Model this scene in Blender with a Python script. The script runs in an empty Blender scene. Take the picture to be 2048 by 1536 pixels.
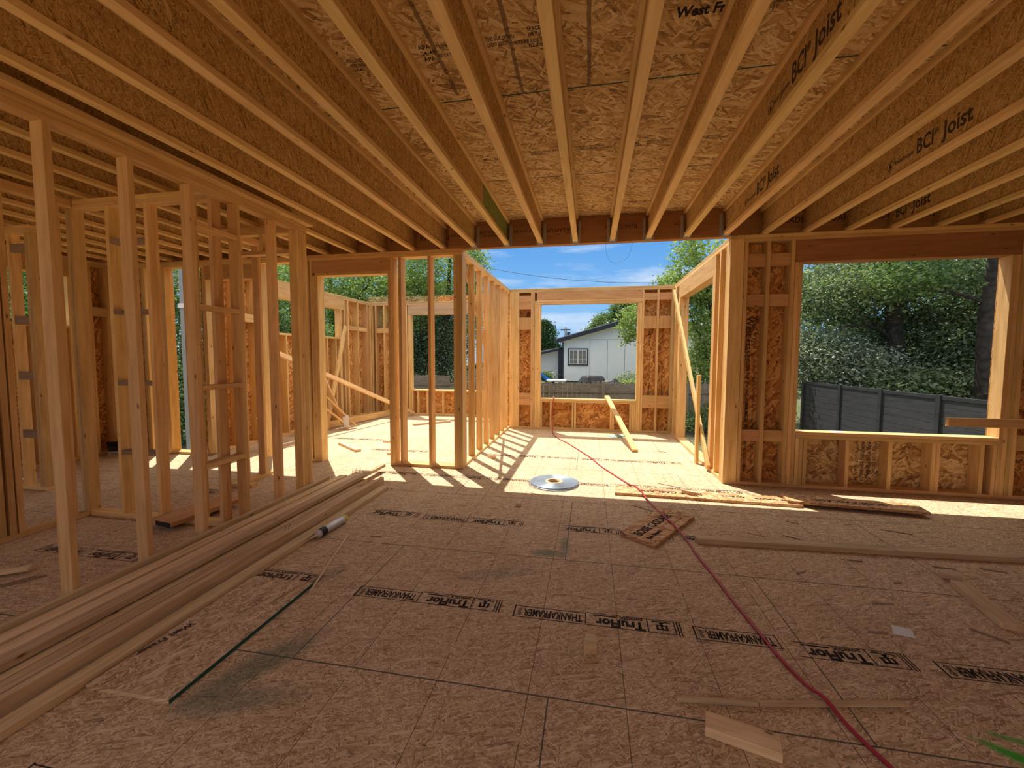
import bpy, math, random
import numpy as np
from mathutils import Vector, Matrix, Quaternion
random.seed(7); rng = np.random.default_rng(11)
scene = bpy.context.scene
COL = scene.collection
R = math.radians

# ------------------------------------------------------------------ camera
EYE = 1.434
yaw, pit, rol = R(10.592), R(3.682), R(0.184)
fwd = Vector((-math.sin(yaw)*math.cos(pit), math.cos(yaw)*math.cos(pit), -math.sin(pit)))
rgt = Vector((math.cos(yaw), math.sin(yaw), 0))
upv = rgt.cross(fwd)
r2 = rgt*math.cos(rol)+upv*math.sin(rol); u2 = -rgt*math.sin(rol)+upv*math.cos(rol)
cd = bpy.data.cameras.new('camera'); cam = bpy.data.objects.new('camera', cd); COL.objects.link(cam)
cd.sensor_width = 36; cd.lens = 836.97/2048*36; cd.clip_start = .05; cd.clip_end = 400
m = Matrix((r2, u2, -fwd)).transposed().to_4x4(); m.translation = (0, 0, EYE)
cam.matrix_world = m
scene.camera = cam

# ------------------------------------------------------------------ light
SUN = Vector((-.25, .305, 1)).normalized()
sl = bpy.data.lights.new('sun', 'SUN'); sl.energy = 3.5; sl.angle = R(.53); sl.color = (1, .96, .88)
so = bpy.data.objects.new('sun', sl); COL.objects.link(so)
so.rotation_euler = SUN.to_track_quat('Z', 'Y').to_euler()

vs = scene.view_settings
vs.view_transform = 'Standard'; vs.look = 'None'; vs.gamma = 1; vs.use_curve_mapping = False; vs.exposure = 1.08

w = bpy.data.worlds.new('sky'); scene.world = w; w.use_nodes = True
nt = w.node_tree; nt.nodes.clear()
def N(t, kind, **kw):
    n = t.nodes.new(kind)
    for k, v in kw.items():
        if hasattr(n, k): setattr(n, k, v)
        else: n.inputs[k].default_value = v
    return n
def ramp(t, pts, interp='LINEAR'):
    n = t.nodes.new('ShaderNodeValToRGB'); cr = n.color_ramp; cr.interpolation = interp
    while len(cr.elements) < len(pts): cr.elements.new(.5)
    for e, (p, c) in zip(cr.elements, pts):
        e.position = p; e.color = (*c, 1) if len(c) == 3 else c
    return n
out = N(nt, 'ShaderNodeOutputWorld'); bg = N(nt, 'ShaderNodeBackground')
tc = N(nt, 'ShaderNodeTexCoord'); sep = N(nt, 'ShaderNodeSeparateXYZ')
nt.links.new(tc.outputs['Generated'], sep.inputs[0])
rp = ramp(nt, [(0, (.30, .45, .62)), (.12, (.17, .37, .64)), (.30, (.060, .235, .57)), (.42, (.22, .39, .68)), (.62, (1, .95, .86)), (1, (1, .95, .86))])  # top stops: warm white above the view, added to fill the interior
nt.links.new(sep.outputs['Z'], rp.inputs[0])
mp = N(nt, 'ShaderNodeMapping'); mp.inputs['Scale'].default_value = (1.6, 1.6, 9); mp.inputs['Location'].default_value = (.9, .2, .4)
nt.links.new(tc.outputs['Generated'], mp.inputs[0])
cn = N(nt, 'ShaderNodeTexNoise'); cn.inputs['Scale'].default_value = 1.7; cn.inputs['Detail'].default_value = 7; cn.inputs['Roughness'].default_value = .55
nt.links.new(mp.outputs[0], cn.inputs['Vector'])
crp = ramp(nt, [(.53, (0, 0, 0)), (.75, (.85, .85, .85))])
nt.links.new(cn.outputs[0], crp.inputs[0])
mx = N(nt, 'ShaderNodeMixRGB'); mx.inputs[2].default_value = (.66, .69, .73, 1)
nt.links.new(crp.outputs[0], mx.inputs[0]); nt.links.new(rp.outputs[0], mx.inputs[1])
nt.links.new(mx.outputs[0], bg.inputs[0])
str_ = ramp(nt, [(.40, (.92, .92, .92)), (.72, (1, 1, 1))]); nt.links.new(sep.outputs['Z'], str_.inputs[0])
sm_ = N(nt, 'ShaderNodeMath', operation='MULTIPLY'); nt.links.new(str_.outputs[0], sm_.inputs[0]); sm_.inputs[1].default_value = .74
nt.links.new(sm_.outputs[0], bg.inputs[1])   # upper sky, out of view, made stronger and paler as added interior fill
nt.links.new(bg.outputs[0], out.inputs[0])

# ------------------------------------------------------------------ materials
def mat(name):
    m = bpy.data.materials.new(name); m.use_nodes = True; t = m.node_tree
    b = t.nodes['Principled BSDF']; return m, t, b
def plain(name, c, rough=.6, metal=0, noise=0, spec=.3, nscale=20):
    m, t, b = mat(name); b.inputs['Roughness'].default_value = rough; b.inputs['Metallic'].default_value = metal
    b.inputs['Specular IOR Level'].default_value = spec
    b.inputs['Base Color'].default_value = (*c, 1)
    if noise:
        tc = N(t, 'ShaderNodeTexCoord'); n = N(t, 'ShaderNodeTexNoise'); n.inputs['Scale'].default_value = nscale; n.inputs['Detail'].default_value = 4
        t.links.new(tc.outputs['Object'], n.inputs['Vector'])
        r = ramp(t, [(.3, tuple(x*(1-noise) for x in c)), (.7, tuple(min(1, x*(1+noise)) for x in c))])
        t.links.new(n.outputs[0], r.inputs[0]); t.links.new(r.outputs[0], b.inputs['Base Color'])
    return m
def offset_coords(t, sc, amount=20.):
    tc = N(t, 'ShaderNodeTexCoord'); oi = N(t, 'ShaderNodeObjectInfo')
    k = N(t, 'ShaderNodeVectorMath', operation='SCALE'); k.inputs[0].default_value = (amount, amount*1.7, amount*.6)
    t.links.new(oi.outputs['Random'], k.inputs['Scale'])
    a = N(t, 'ShaderNodeVectorMath', operation='ADD')
    t.links.new(tc.outputs['Object'], a.inputs[0]); t.links.new(k.outputs[0], a.inputs[1])
    return a, oi
def wood(name, light, dark, knots=True, vary=.22, grain=1.0, rough=.62):
    m, t, b = mat(name); L = t.links.new
    a, oi = offset_coords(t, 1)
    mp = N(t, 'ShaderNodeMapping'); mp.inputs['Scale'].default_value = (1.3, 13, 13); L(a.outputs[0], mp.inputs[0])
    n1 = N(t, 'ShaderNodeTexNoise'); n1.inputs['Scale'].default_value = 1.6; n1.inputs['Detail'].default_value = 5; n1.inputs['Distortion'].default_value = .7
    L(mp.outputs[0], n1.inputs['Vector'])
    mp2 = N(t, 'ShaderNodeMapping'); mp2.inputs['Scale'].default_value = (3, 140, 140); L(a.outputs[0], mp2.inputs[0])
    n2 = N(t, 'ShaderNodeTexNoise'); n2.inputs['Scale'].default_value = 1.0; n2.inputs['Detail'].default_value = 3
    L(mp2.outputs[0], n2.inputs['Vector'])
    ad = N(t, 'ShaderNodeMath', operation='MULTIPLY_ADD'); L(n2.outputs[0], ad.inputs[0]); ad.inputs[1].default_value = .35*grain; L(n1.outputs[0], ad.inputs[2])
    r = ramp(t, [(.42, dark), (.62, tuple((x+y)/2 for x, y in zip(light, dark))), (.86, light)])
    L(ad.outputs[0], r.inputs[0])
    hs = N(t, 'ShaderNodeHueSaturation')
    v = N(t, 'ShaderNodeMapRange'); v.inputs['To Min'].default_value = 1-vary; v.inputs['To Max'].default_value = 1+vary*.55
    L(oi.outputs['Random'], v.inputs['Value']); L(v.outputs[0], hs.inputs['Value'])
    v2 = N(t, 'ShaderNodeMath', operation='MULTIPLY'); L(oi.outputs['Random'], v2.inputs[0]); v2.inputs[1].default_value = 37.3
    v3 = N(t, 'ShaderNodeMath', operation='FRACT'); L(v2.outputs[0], v3.inputs[0])
    v4 = N(t, 'ShaderNodeMapRange'); v4.inputs['To Min'].default_value = .496; v4.inputs['To Max'].default_value = .511; L(v3.outputs[0], v4.inputs['Value'])
    L(v4.outputs[0], hs.inputs['Hue'])
    L(r.outputs[0], hs.inputs['Color'])
    col = hs.outputs[0]
    if knots:
        mk = N(t, 'ShaderNodeMapping'); mk.inputs['Scale'].default_value = (4.2, 10, 10); L(a.outputs[0], mk.inputs[0])
        vo = N(t, 'ShaderNodeTexVoronoi'); vo.inputs['Scale'].default_value = 1.0; L(mk.outputs[0], vo.inputs['Vector'])
        sc = N(t, 'ShaderNodeSeparateColor'); L(vo.outputs['Color'], sc.inputs[0])
        gt = N(t, 'ShaderNodeMath', operation='GREATER_THAN'); L(sc.outputs[0], gt.inputs[0]); gt.inputs[1].default_value = .42
        kr = ramp(t, [(.0, (1, 1, 1)), (.055, (.75, .75, .75)), (.085, (.25, .25, .25)), (.13, (0, 0, 0))]); L(vo.outputs['Distance'], kr.inputs[0])
        mu = N(t, 'ShaderNodeMath', operation='MULTIPLY'); L(gt.outputs[0], mu.inputs[0]); L(kr.outputs[0], mu.inputs[1])
        mm = N(t, 'ShaderNodeMixRGB'); mm.inputs[2].default_value = (.13, .055, .022, 1); L(mu.outputs[0], mm.inputs[0]); L(col, mm.inputs[1])
        col = mm.outputs[0]
    L(col, b.inputs['Base Color']); b.inputs['Roughness'].default_value = rough; b.inputs['Specular IOR Level'].default_value = .22
    bp = N(t, 'ShaderNodeBump'); bp.inputs['Strength'].default_value = .15; bp.inputs['Distance'].default_value = .002
    L(ad.outputs[0], bp.inputs['Height']); L(bp.outputs[0], b.inputs['Normal'])
    return m
def osb_nodes(t, vec, pal, fl=(.075, .018), swirl=.5, spread=1.0):
    """strand board: four layers of thin stretched cells lying mostly along X; returns colour socket, value socket"""
    L = t.links.new
    # board edges show the strands pressed flat: let the thickness run through the pattern
    sx = N(t, 'ShaderNodeSeparateXYZ'); L(vec, sx.inputs[0]); az = N(t, 'ShaderNodeMath', operation='MULTIPLY_ADD'); L(sx.outputs[2], az.inputs[0]); az.inputs[1].default_value = 3.1; L(sx.outputs[1], az.inputs[2])
    cb_ = N(t, 'ShaderNodeCombineXYZ'); L(sx.outputs[0], cb_.inputs[0]); L(az.outputs[0], cb_.inputs[1]); vec = cb_.outputs[0]
    nz = N(t, 'ShaderNodeTexNoise'); nz.inputs['Scale'].default_value = 7; nz.inputs['Detail'].default_value = 2; L(vec, nz.inputs['Vector'])
    wv = N(t, 'ShaderNodeVectorMath', operation='MULTIPLY_ADD'); L(nz.outputs['Color'], wv.inputs[0]); wv.inputs[1].default_value = (.03*swirl, .05*swirl, 0); L(vec, wv.inputs[2])
    val = None
    for i, (rot, s, thr) in enumerate([(4, 1.0, 0), (-24, .9, .45), (28, .8, .52), (-62, .6, .80), (58, .7, .84), (17, 1.7, .90)]):
        mp = N(t, 'ShaderNodeMapping', vector_type='TEXTURE'); mp.inputs['Rotation'].default_value = (0, 0, R(rot*spread)); mp.inputs['Scale'].default_value = (fl[0]*s, fl[1]*s, 1)
        mp.inputs['Location'].default_value = (i*3.3, i*1.7, 0)
        L(wv.outputs[0], mp.inputs[0])
        vo = N(t, 'ShaderNodeTexVoronoi', voronoi_dimensions='2D'); vo.inputs['Scale'].default_value = 1; L(mp.outputs[0], vo.inputs['Vector'])
        sc = N(t, 'ShaderNodeSeparateColor'); L(vo.outputs['Color'], sc.inputs[0])
        dm = N(t, 'ShaderNodeMath', operation='MULTIPLY_ADD'); L(vo.outputs['Distance'], dm.inputs[0]); dm.inputs[1].default_value = -.30; L(sc.outputs[0], dm.inputs[2])
        if val is None: val = dm.outputs[0]
        else:
            g = N(t, 'ShaderNodeMath', operation='GREATER_THAN'); L(sc.outputs[1], g.inputs[0]); g.inputs[1].default_value = thr
            mx = N(t, 'ShaderNodeMix'); L(g.outputs[0], mx.inputs[0]); L(val, mx.inputs[2]); L(dm.outputs[0], mx.inputs[3]); val = mx.outputs[0]
    ms = N(t, 'ShaderNodeMapping'); ms.inputs['Scale'].default_value = (.35, 1, 1); L(wv.outputs[0], ms.inputs[0])
    fn = N(t, 'ShaderNodeTexNoise'); fn.inputs['Scale'].default_value = 130; fn.inputs['Detail'].default_value = 3; L(ms.outputs[0], fn.inputs['Vector'])
    a2 = N(t, 'ShaderNodeMath', operation='MULTIPLY_ADD'); L(fn.outputs[0], a2.inputs[0]); a2.inputs[1].default_value = .9; L(val, a2.inputs[2])
    big = N(t, 'ShaderNodeTexNoise'); big.inputs['Scale'].default_value = 1.6; big.inputs['Detail'].default_value = 4; L(vec, big.inputs['Vector'])
    a3 = N(t, 'ShaderNodeMath', operation='MULTIPLY_ADD'); L(big.outputs[0], a3.inputs[0]); a3.inputs[1].default_value = .45; L(a2.outputs[0], a3.inputs[2])
    r = ramp(t, [(.0, pal[0]), (.16, pal[0]), (.38, pal[1]), (.66, pal[2]), (1, pal[3])])
    mr = N(t, 'ShaderNodeMapRange'); mr.inputs['From Min'].default_value = .22; mr.inputs['From Max'].default_value = 1.62; L(a3.outputs[0], mr.inputs['Value'])
    L(mr.outputs[0], r.inputs[0])
    return r.outputs[0], a2.outputs[0]
def osb(name, pal, fl=(.075, .018), green=None, swirl=.5, rand=True, across=False):
    m, t, b = mat(name)
    if rand:
        a, oi = offset_coords(t, 1, 6); vec = a.outputs[0]
    else:
        vec = N(t, 'ShaderNodeTexCoord').outputs['Object']
    if across:
        rm = N(t, 'ShaderNodeMapping'); rm.inputs['Rotation'].default_value = (0, 0, R(84)); t.links.new(vec, rm.inputs[0]); vec = rm.outputs[0]
    c, h = osb_nodes(t, vec, pal, fl, swirl)
    if green:
        mx = N(t, 'ShaderNodeMixRGB', blend_type='MULTIPLY'); mx.inputs[0].default_value = 1; mx.inputs[2].default_value = (*green, 1); t.links.new(c, mx.inputs[1]); c = mx.outputs[0]
    t.links.new(c, b.inputs['Base Color']); b.inputs['Roughness'].default_value = .7; b.inputs['Specular IOR Level'].default_value = .2
    bp = N(t, 'ShaderNodeBump'); bp.inputs['Strength'].default_value = .2; bp.inputs['Distance'].default_value = .002
    t.links.new(h, bp.inputs['Height']); t.links.new(bp.outputs[0], b.inputs['Normal'])
    return m

M = {}
M['stud'] = wood('stud_lumber', (.84, .54, .235), (.60, .335, .12))
M['lvl'] = wood('laminated_beam', (.44, .21, .085), (.30, .13, .048), knots=True, vary=.06)
M['header'] = wood('header_lumber', (.66, .37, .165), (.48, .245, .095), vary=.1)
M['gluelam'] = wood('rough_header_strand', (.62, .42, .26), (.42, .25, .14), knots=False, vary=.05)
M['flange'] = wood('joist_flange_lumber', (.86, .57, .26), (.65, .38, .145), grain=1.2, vary=.1)
M['pile'] = wood('loose_lumber', (.90, .66, .40), (.58, .355, .18), vary=.32)
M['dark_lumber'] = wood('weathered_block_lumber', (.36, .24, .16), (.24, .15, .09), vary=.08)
PAL_WARM = [(.20, .105, .035), (.50, .29, .10), (.70, .46, .19), (.86, .66, .36)]
PAL_WALL = [(.14, .048, .014), (.42, .17, .042), (.62, .29, .08), (.80, .47, .18)]
PAL_FLOOR = [(.26, .160, .085), (.46, .305, .175), (.60, .425, .255), (.80, .62, .42)]
PAL_WEB = [(.18, .095, .030), (.46, .265, .085), (.58, .355, .125), (.74, .50, .22)]
M['deck'] = osb('ceiling_deck_strand_board', PAL_WARM, (.12, .020), rand=False, swirl=.7)
M['web'] = osb('joist_web_strand_board', PAL_WEB, (.045, .0075), across=True)
M['web_green'] = osb('joist_web_green_end', PAL_WEB, (.045, .0075), green=(.42, .78, .60), across=True)
M['sheath'] = osb('wall_sheathing_strand_board', PAL_WALL, (.12, .028), swirl=1.4)
M['sheath_light'] = osb('wall_sheathing_pale', [(.16, .07, .025), (.40, .22, .08), (.62, .40, .17), (.80, .58, .30)], (.12, .030), swirl=1.2)
M['sheath_green'] = osb('wall_sheathing_green_edge', PAL_WALL, (.085, .022), green=(.55, .95, 1.3))
M['offcut'] = osb('loose_sheet_strand_board', PAL_FLOOR, (.05, .012))
M['plank'] = osb('rim_board_strand_plank', [(.14, .06, .025), (.42, .21, .09), (.62, .36, .17), (.76, .52, .28)], (.11, .02))
M['ink'] = plain('black_ink', (.035, .026, .022), .8, spec=.1)
M['ink_soft'] = plain('faded_black_ink', (.085, .055, .04), .8, spec=.1)
M['steel'] = plain('galvanised_steel', (.42, .41, .38), .45, .7)
M['rust'] = plain('dark_nail_steel', (.05, .035, .03), .5, .5)
M['green_paint'] = plain('green_edge_paint', (.012, .085, .062), .6, noise=.3)
M['hose'] = plain('red_rubber_hose', (.42, .028, .055), .42, spec=.5)
M['black'] = plain('black_coating', (.012, .012, .014), .5)
M['coil'] = plain('steel_strapping', (.42, .50, .58), .35, .75)
M['card'] = plain('cardboard_core', (.62, .46, .28), .8)
M['white'] = plain('white_card', (.75, .74, .72), .6)
M['tube_metal'] = plain('caulk_tube_silver', (.55, .55, .58), .35, .4)
M['tube_yellow'] = plain('caulk_tube_yellow', (.75, .62, .05), .5)
M['tube_green'] = plain('caulk_tube_green', (.04, .09, .05), .5)
M['nozzle'] = plain('clear_plastic_nozzle', (.62, .55, .48), .35)

# floor: strand board with panel seams, nailing lines, green paint
def floor_material():
    m, t, b = mat('subfloor_strand_board'); L = t.links.new
    tc = N(t, 'ShaderNodeTexCoord'); c, h = osb_nodes(t, tc.outputs['Object'], PAL_FLOOR, (.042, .0065), .5)
    s = N(t, 'ShaderNodeSeparateXYZ'); L(tc.outputs['Object'], s.inputs[0])
    def math_(op, a, bb=None, cc=None):
        n = N(t, 'ShaderNodeMath', operation=op)
        for i, q in enumerate((a, bb, cc)):
            if q is None: continue
            if isinstance(q, (int, float)): n.inputs[i].default_value = q
            else: L(q, n.inputs[i])
        return n.outputs[0]
    X, Y = s.outputs[0], s.outputs[1]
    wob = N(t, 'ShaderNodeTexNoise'); wob.inputs['Scale'].default_value = 2.2; L(tc.outputs['Object'], wob.inputs['Vector'])
    wo = math_('MULTIPLY_ADD', wob.outputs[0], .006, -.003)
    rowf = math_('DIVIDE', math_('SUBTRACT', math_('ADD', Y, wo), 4.12-1.22*12), 1.22)
    row = math_('FLOOR', rowf); fr = math_('FRACT', rowf)
    dseam = math_('MULTIPLY', math_('SUBTRACT', .5, math_('ABSOLUTE', math_('SUBTRACT', fr, .5))), 1.22)
    seam = math_('LESS_THAN', dseam, .0038)
    # nailing lines along Y every 406 mm
    xf = math_('FRACT', math_('DIVIDE', math_('ADD', X, 20.155+.2032), .4064))
    dl = math_('ABSOLUTE', math_('MULTIPLY', math_('SUBTRACT', xf, .5), .4064))
    line = math_('LESS_THAN', dl, .0019)
    # faint second family at 488 mm
    xf2 = math_('FRACT', math_('DIVIDE', math_('ADD', X, 20.33), .4877))
    line2 = math_('MULTIPLY', math_('LESS_THAN', math_('ABSOLUTE', math_('MULTIPLY', math_('SUBTRACT', xf2, .5), .4877)), .0012), .55)
    # end joints, every second row shifted
    par = math_('MODULO', row, 2)
    xe = math_('FRACT', math_('DIVIDE', math_('ADD', math_('ADD', X, 20*2.4384+.155), math_('MULTIPLY', par, 1.2192)), 2.4384))
    ends = math_('LESS_THAN', math_('ABSOLUTE', math_('MULTIPLY', math_('SUBTRACT', xe, .5), 2.4384)), .003)
    nz = N(t, 'ShaderNodeTexNoise'); nz.inputs['Scale'].default_value = 5; L(tc.outputs['Object'], nz.inputs['Vector'])
    fade = math_('GREATER_THAN', nz.outputs[0], .36)
    ln = math_('MULTIPLY', math_('MAXIMUM', line, line2), math_('MULTIPLY', fade, .75))
    mx = N(t, 'ShaderNodeMixRGB'); L(ln, mx.inputs[0]); L(c, mx.inputs[1]); mx.inputs[2].default_value = (.07, .04, .025, 1)
    sm = math_('MULTIPLY', math_('MAXIMUM', seam, ends), .85)
    mx2 = N(t, 'ShaderNodeMixRGB'); L(sm, mx2.inputs[0]); L(mx.outputs[0], mx2.inputs[1]); mx2.inputs[2].default_value = (.035, .055, .045, 1)
    cur = mx2.outputs[0]
    # sprayed paint, each with its own place and shape
    pn = N(t, 'ShaderNodeTexNoise'); pn.inputs['Scale'].default_value = 5; pn.inputs['Detail'].default_value = 6; pn.inputs['Roughness'].default_value = .7; L(tc.outputs['Object'], pn.inputs['Vector'])
    def spray(cx, cy, rx, ry, ang, colr, amt, cur):
        dx = math_('SUBTRACT', X, cx); dy = math_('SUBTRACT', Y, cy); ca, sa = math.cos(R(ang)), math.sin(R(ang))
        u = math_('DIVIDE', math_('ADD', math_('MULTIPLY', dx, ca), math_('MULTIPLY', dy, sa)), rx)
        v = math_('DIVIDE', math_('SUBTRACT', math_('MULTIPLY', dy, ca), math_('MULTIPLY', dx, sa)), ry)
        d = math_('SQRT', math_('ADD', math_('MULTIPLY', u, u), math_('MULTIPLY', v, v)))
        k = math_('SUBTRACT', 1.35, math_('ADD', d, math_('MULTIPLY', pn.outputs[0], .75)))
        mr = N(t, 'ShaderNodeMapRange'); L(k, mr.inputs[0]); mr.inputs['From Min'].default_value = 0; mr.inputs['From Max'].default_value = .6; mr.inputs['To Max'].default_value = amt
        mm = N(t, 'ShaderNodeMixRGB'); L(mr.outputs[0], mm.inputs[0]); L(cur, mm.inputs[1]); mm.inputs[2].default_value = (*colr, 1); return mm.outputs[0]
    G = (.05, .12, .085)
    cur = spray(-1.50, 1.60, .40, .12, 62, G, .55, cur)
    cur = spray(-1.42, 1.42, .34, .10, 20, G, .45, cur)
    cur = spray(-.28, 2.98, .17, .07, 3, (.06, .16, .11), .6, cur)
    cur = spray(-.17, 3.15, .05, .22, 0, (.06, .16, .11), .45, cur)
    cur = spray(-.6, 2.62, .40, .10, 20, G, .22, cur)
    cur = spray(-1.7, 2.35, .25, .08, 60, G, .28, cur)
    cur = spray(1.58, 1.70, .20, .035, -35, (.04, .42, .03), .95, cur)
    cur = spray(1.66, 1.62, .20, .03, -28, (.04, .42, .03), .9, cur)
    cur = spray(1.62, 1.80, .16, .02, -18, (.04, .42, .03), .7, cur)
    L(cur, b.inputs['Base Color']); b.inputs['Roughness'].default_value = .72; b.inputs['Specular IOR Level'].default_value = .2
    bp = N(t, 'ShaderNodeBump'); bp.inputs['Strength'].default_value = .25; bp.inputs['Distance'].default_value = .0015
    L(h, bp.inputs['Height']); L(bp.outputs[0], b.inputs['Normal'])
    return m
M['floor'] = floor_material()

# ceiling deck: green tongue edges and nailing smears
def deck_lines(m):
    t = m.node_tree; b = t.nodes['Principled BSDF']; L = t.links.new
    src = b.inputs['Base Color'].links[0].from_socket
    tc = N(t, 'ShaderNodeTexCoord'); s = N(t, 'ShaderNodeSeparateXYZ'); L(tc.outputs['Object'], s.inputs[0])
    q = N(t, 'ShaderNodeMath', operation='ADD'); L(s.outputs[1], q.inputs[0]); q.inputs[1].default_value = 1.235*10-3.92+.6175
    d = N(t, 'ShaderNodeMath', operation='DIVIDE'); L(q.outputs[0], d.inputs[0]); d.inputs[1].default_value = 1.235
    f = N(t, 'ShaderNodeMath', operation='FRACT'); L(d.outputs[0], f.inputs[0])
    k = N(t, 'ShaderNodeMath', operation='SUBTRACT'); L(f.outputs[0], k.inputs[0]); k.inputs[1].default_value = .5
    a = N(t, 'ShaderNodeMath', operation='ABSOLUTE'); L(k.outputs[0], a.inputs[0])
    l = N(t, 'ShaderNodeMath', operation='LESS_THAN'); L(a.outputs[0], l.inputs[0]); l.inputs[1].default_value = .0055/1.235*1.0
    mx = N(t, 'ShaderNodeMixRGB'); L(l.outputs[0], mx.inputs[0]); L(src, mx.inputs[1]); mx.inputs[2].default_value = (.02, .07, .04, 1)
    # dried glue smears between the joists on the nearer sheet
    def mth(op, a_, b_=None):
        n_ = N(t, 'ShaderNodeMath', operation=op)
        for i_, q_ in enumerate((a_, b_)):
            if q_ is None: continue
            if isinstance(q_, (int, float)): n_.inputs[i_].default_value = q_
            else: L(q_, n_.inputs[i_])
        return n_.outputs[0]
    wn_ = N(t, 'ShaderNodeTexNoise'); wn_.inputs['Scale'].default_value = 9; wn_.inputs['Detail'].default_value = 5; L(tc.outputs['Object'], wn_.inputs['Vector'])
    xf_ = mth('FRACT', mth('DIVIDE', mth('ADD', mth('ADD', s.outputs[0], mth('MULTIPLY', wn_.outputs[0], .02)), 20.0), .4064))
    ds = mth('ABSOLUTE', mth('MULTIPLY', mth('SUBTRACT', xf_, .16), .4064))
    on = mth('MULTIPLY', mth('MULTIPLY', mth('LESS_THAN', ds, .011), mth('LESS_THAN', s.outputs[1], 2.69)), mth('MULTIPLY', mth('GREATER_THAN', wn_.outputs[0], .40), mth('LESS_THAN', mth('ABSOLUTE', mth('ADD', s.outputs[0], .35)), .62)))
    mg = N(t, 'ShaderNodeMixRGB'); L(mth('MULTIPLY', on, .72), mg.inputs[0]); L(mx.outputs[0], mg.inputs[1]); mg.inputs[2].default_value = (.12, .065, .035, 1)
    L(mg.outputs[0], b.inputs['Base Color'])
deck_lines(M['deck'])

# ------------------------------------------------------------------ geometry helpers
_cache = {}
def box_mesh(l, w_, t_, ch=.002):
    """length l on local X, width on Y, thickness on Z; long edges eased"""
    key = (round(l, 4), round(w_, 4), round(t_, 4), ch)
    if key in _cache: return _cache[key]
    a, bq, c = l/2, w_/2, t_/2; k = min(ch, bq*.4, c*.4)
    sec = [(bq-k, c), (-bq+k, c), (-bq, c-k), (-bq, -c+k), (-bq+k, -c), (bq-k, -c), (bq, -c+k), (bq, c-k)]
    v = [(x, y, z) for x in (-a, a) for y, z in sec]
    f = [tuple(range(8))[::-1], tuple(range(8, 16))] + [(i, (i+1) % 8, 8+(i+1) % 8, 8+i) for i in range(8)]
    me = bpy.data.meshes.new('board'); me.from_pydata(v, [], [tuple(reversed(q)) for q in f]); me.update()
    _cache[key] = me; return me
def put(name, me, material, parent=None, mtx=None):
    if me.users and (not me.materials or me.materials[0] is not material):
        me = me.copy(); me.materials.clear()
    if not me.materials: me.materials.append(material)
    o = bpy.data.objects.new(name, me); COL.objects.link(o)
    if parent is not None: o.parent = parent; o.matrix_parent_inverse = Matrix.Identity(4)
    if mtx is not None: o.matrix_basis = mtx
    return o
_mm = {}
def S(name, x0, x1, y0, y1, z0, z1, material, parent=None, long=None):
    """axis-aligned board: grain on the longest side, thinnest side is the thickness. Coordinates are world (parents sit at the origin)"""
    d = [abs(x1-x0), abs(y1-y0), abs(z1-z0)]; order = sorted(range(3), key=lambda i: -d[i])
    if long is not None: order = [long]+[i for i in order if i != long]
    key = (round(d[order[0]], 4), round(d[order[1]], 4), round(d[order[2]], 4), material.name)
    if key not in _mm:
        me = box_mesh(*key[:3]).copy(); me.materials.append(material); _mm[key] = me
    ax = [Vector([1 if i == k else 0 for i in range(3)]) for k in order]
    if ax[0].cross(ax[1]).dot(ax[2]) < 0: ax[2] = -ax[2]
    mt = Matrix(ax).transposed().to_4x4(); mt.translation = ((x0+x1)/2, (y0+y1)/2, (z0+z1)/2)
    if parent is not None and parent.type == 'EMPTY': mt = parent.matrix_basis.inverted() @ mt
    return put(name, _mm[key], material, parent, mt)
def B(name, p0, p1, w_, t_, material, parent=None, up=(0, 0, 1), roll=0):
    """board from p0 to p1 (centre line), width across, thickness on the up side"""
    p0, p1 = Vector(p0), Vector(p1); x = (p1-p0).normalized(); z = Vector(up); z = (z-x*z.dot(x)).normalized()
    if roll: z = Quaternion(x, R(roll)) @ z
    y = z.cross(x); mt = Matrix((x, y, z)).transposed().to_4x4(); mt.translation = (p0+p1)/2
    me = box_mesh((p1-p0).length, w_, t_)
    if parent is not None and parent.type == 'EMPTY': mt = parent.matrix_basis.inverted() @ mt
    return put(name, me.copy() if me.materials else me.copy(), material, parent, mt)
def tag(o, label, cat, group=None, kind=None):
    o['label'] = label; o['category'] = cat
    if group: o['group'] = group
    if kind: o['kind'] = kind
    return o
def E(name, label, cat, loc=(0, 0, 0), rz=0, group=None, kind=None):
    o = bpy.data.objects.new(name, None); COL.objects.link(o); o.empty_display_size = .2
    o.matrix_basis = Matrix.Translation(loc) @ Matrix.Rotation(rz, 4, 'Z')
    return tag(o, label, cat, group, kind)
def mesh(name, v, f, material, parent=None, smooth=False, loc=None):
    me = bpy.data.meshes.new(name); me.from_pydata([tuple(q) for q in v], [], f); me.update()
    if smooth: me.polygons.foreach_set('use_smooth', [True]*len(me.polygons))
    me.materials.append(material)
    o = bpy.data.objects.new(name, me); COL.objects.link(o)
    if parent is not None: o.parent = parent
    if loc: o.location = loc
    return o
def prism(name, pts, z0, z1, material, parent=None, axis='Z'):
    n = len(pts)
    fn = {'Z': lambda a, b_, c: (a, b_, c), 'Y': lambda a, b_, c: (a, c, b_), 'X': lambda a, b_, c: (c, a, b_)}[axis]
    v = [fn(a, b_, z0) for a, b_ in pts]+[fn(a, b_, z1) for a, b_ in pts]
    f = [tuple(range(n))[::-1], tuple(range(n, 2*n))]+[(i, (i+1) % n, n+(i+1) % n, n+i) for i in range(n)]
    if axis == 'Y': f = [tuple(reversed(q)) for q in f]
    return mesh(name, v, f, material, parent)
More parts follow.
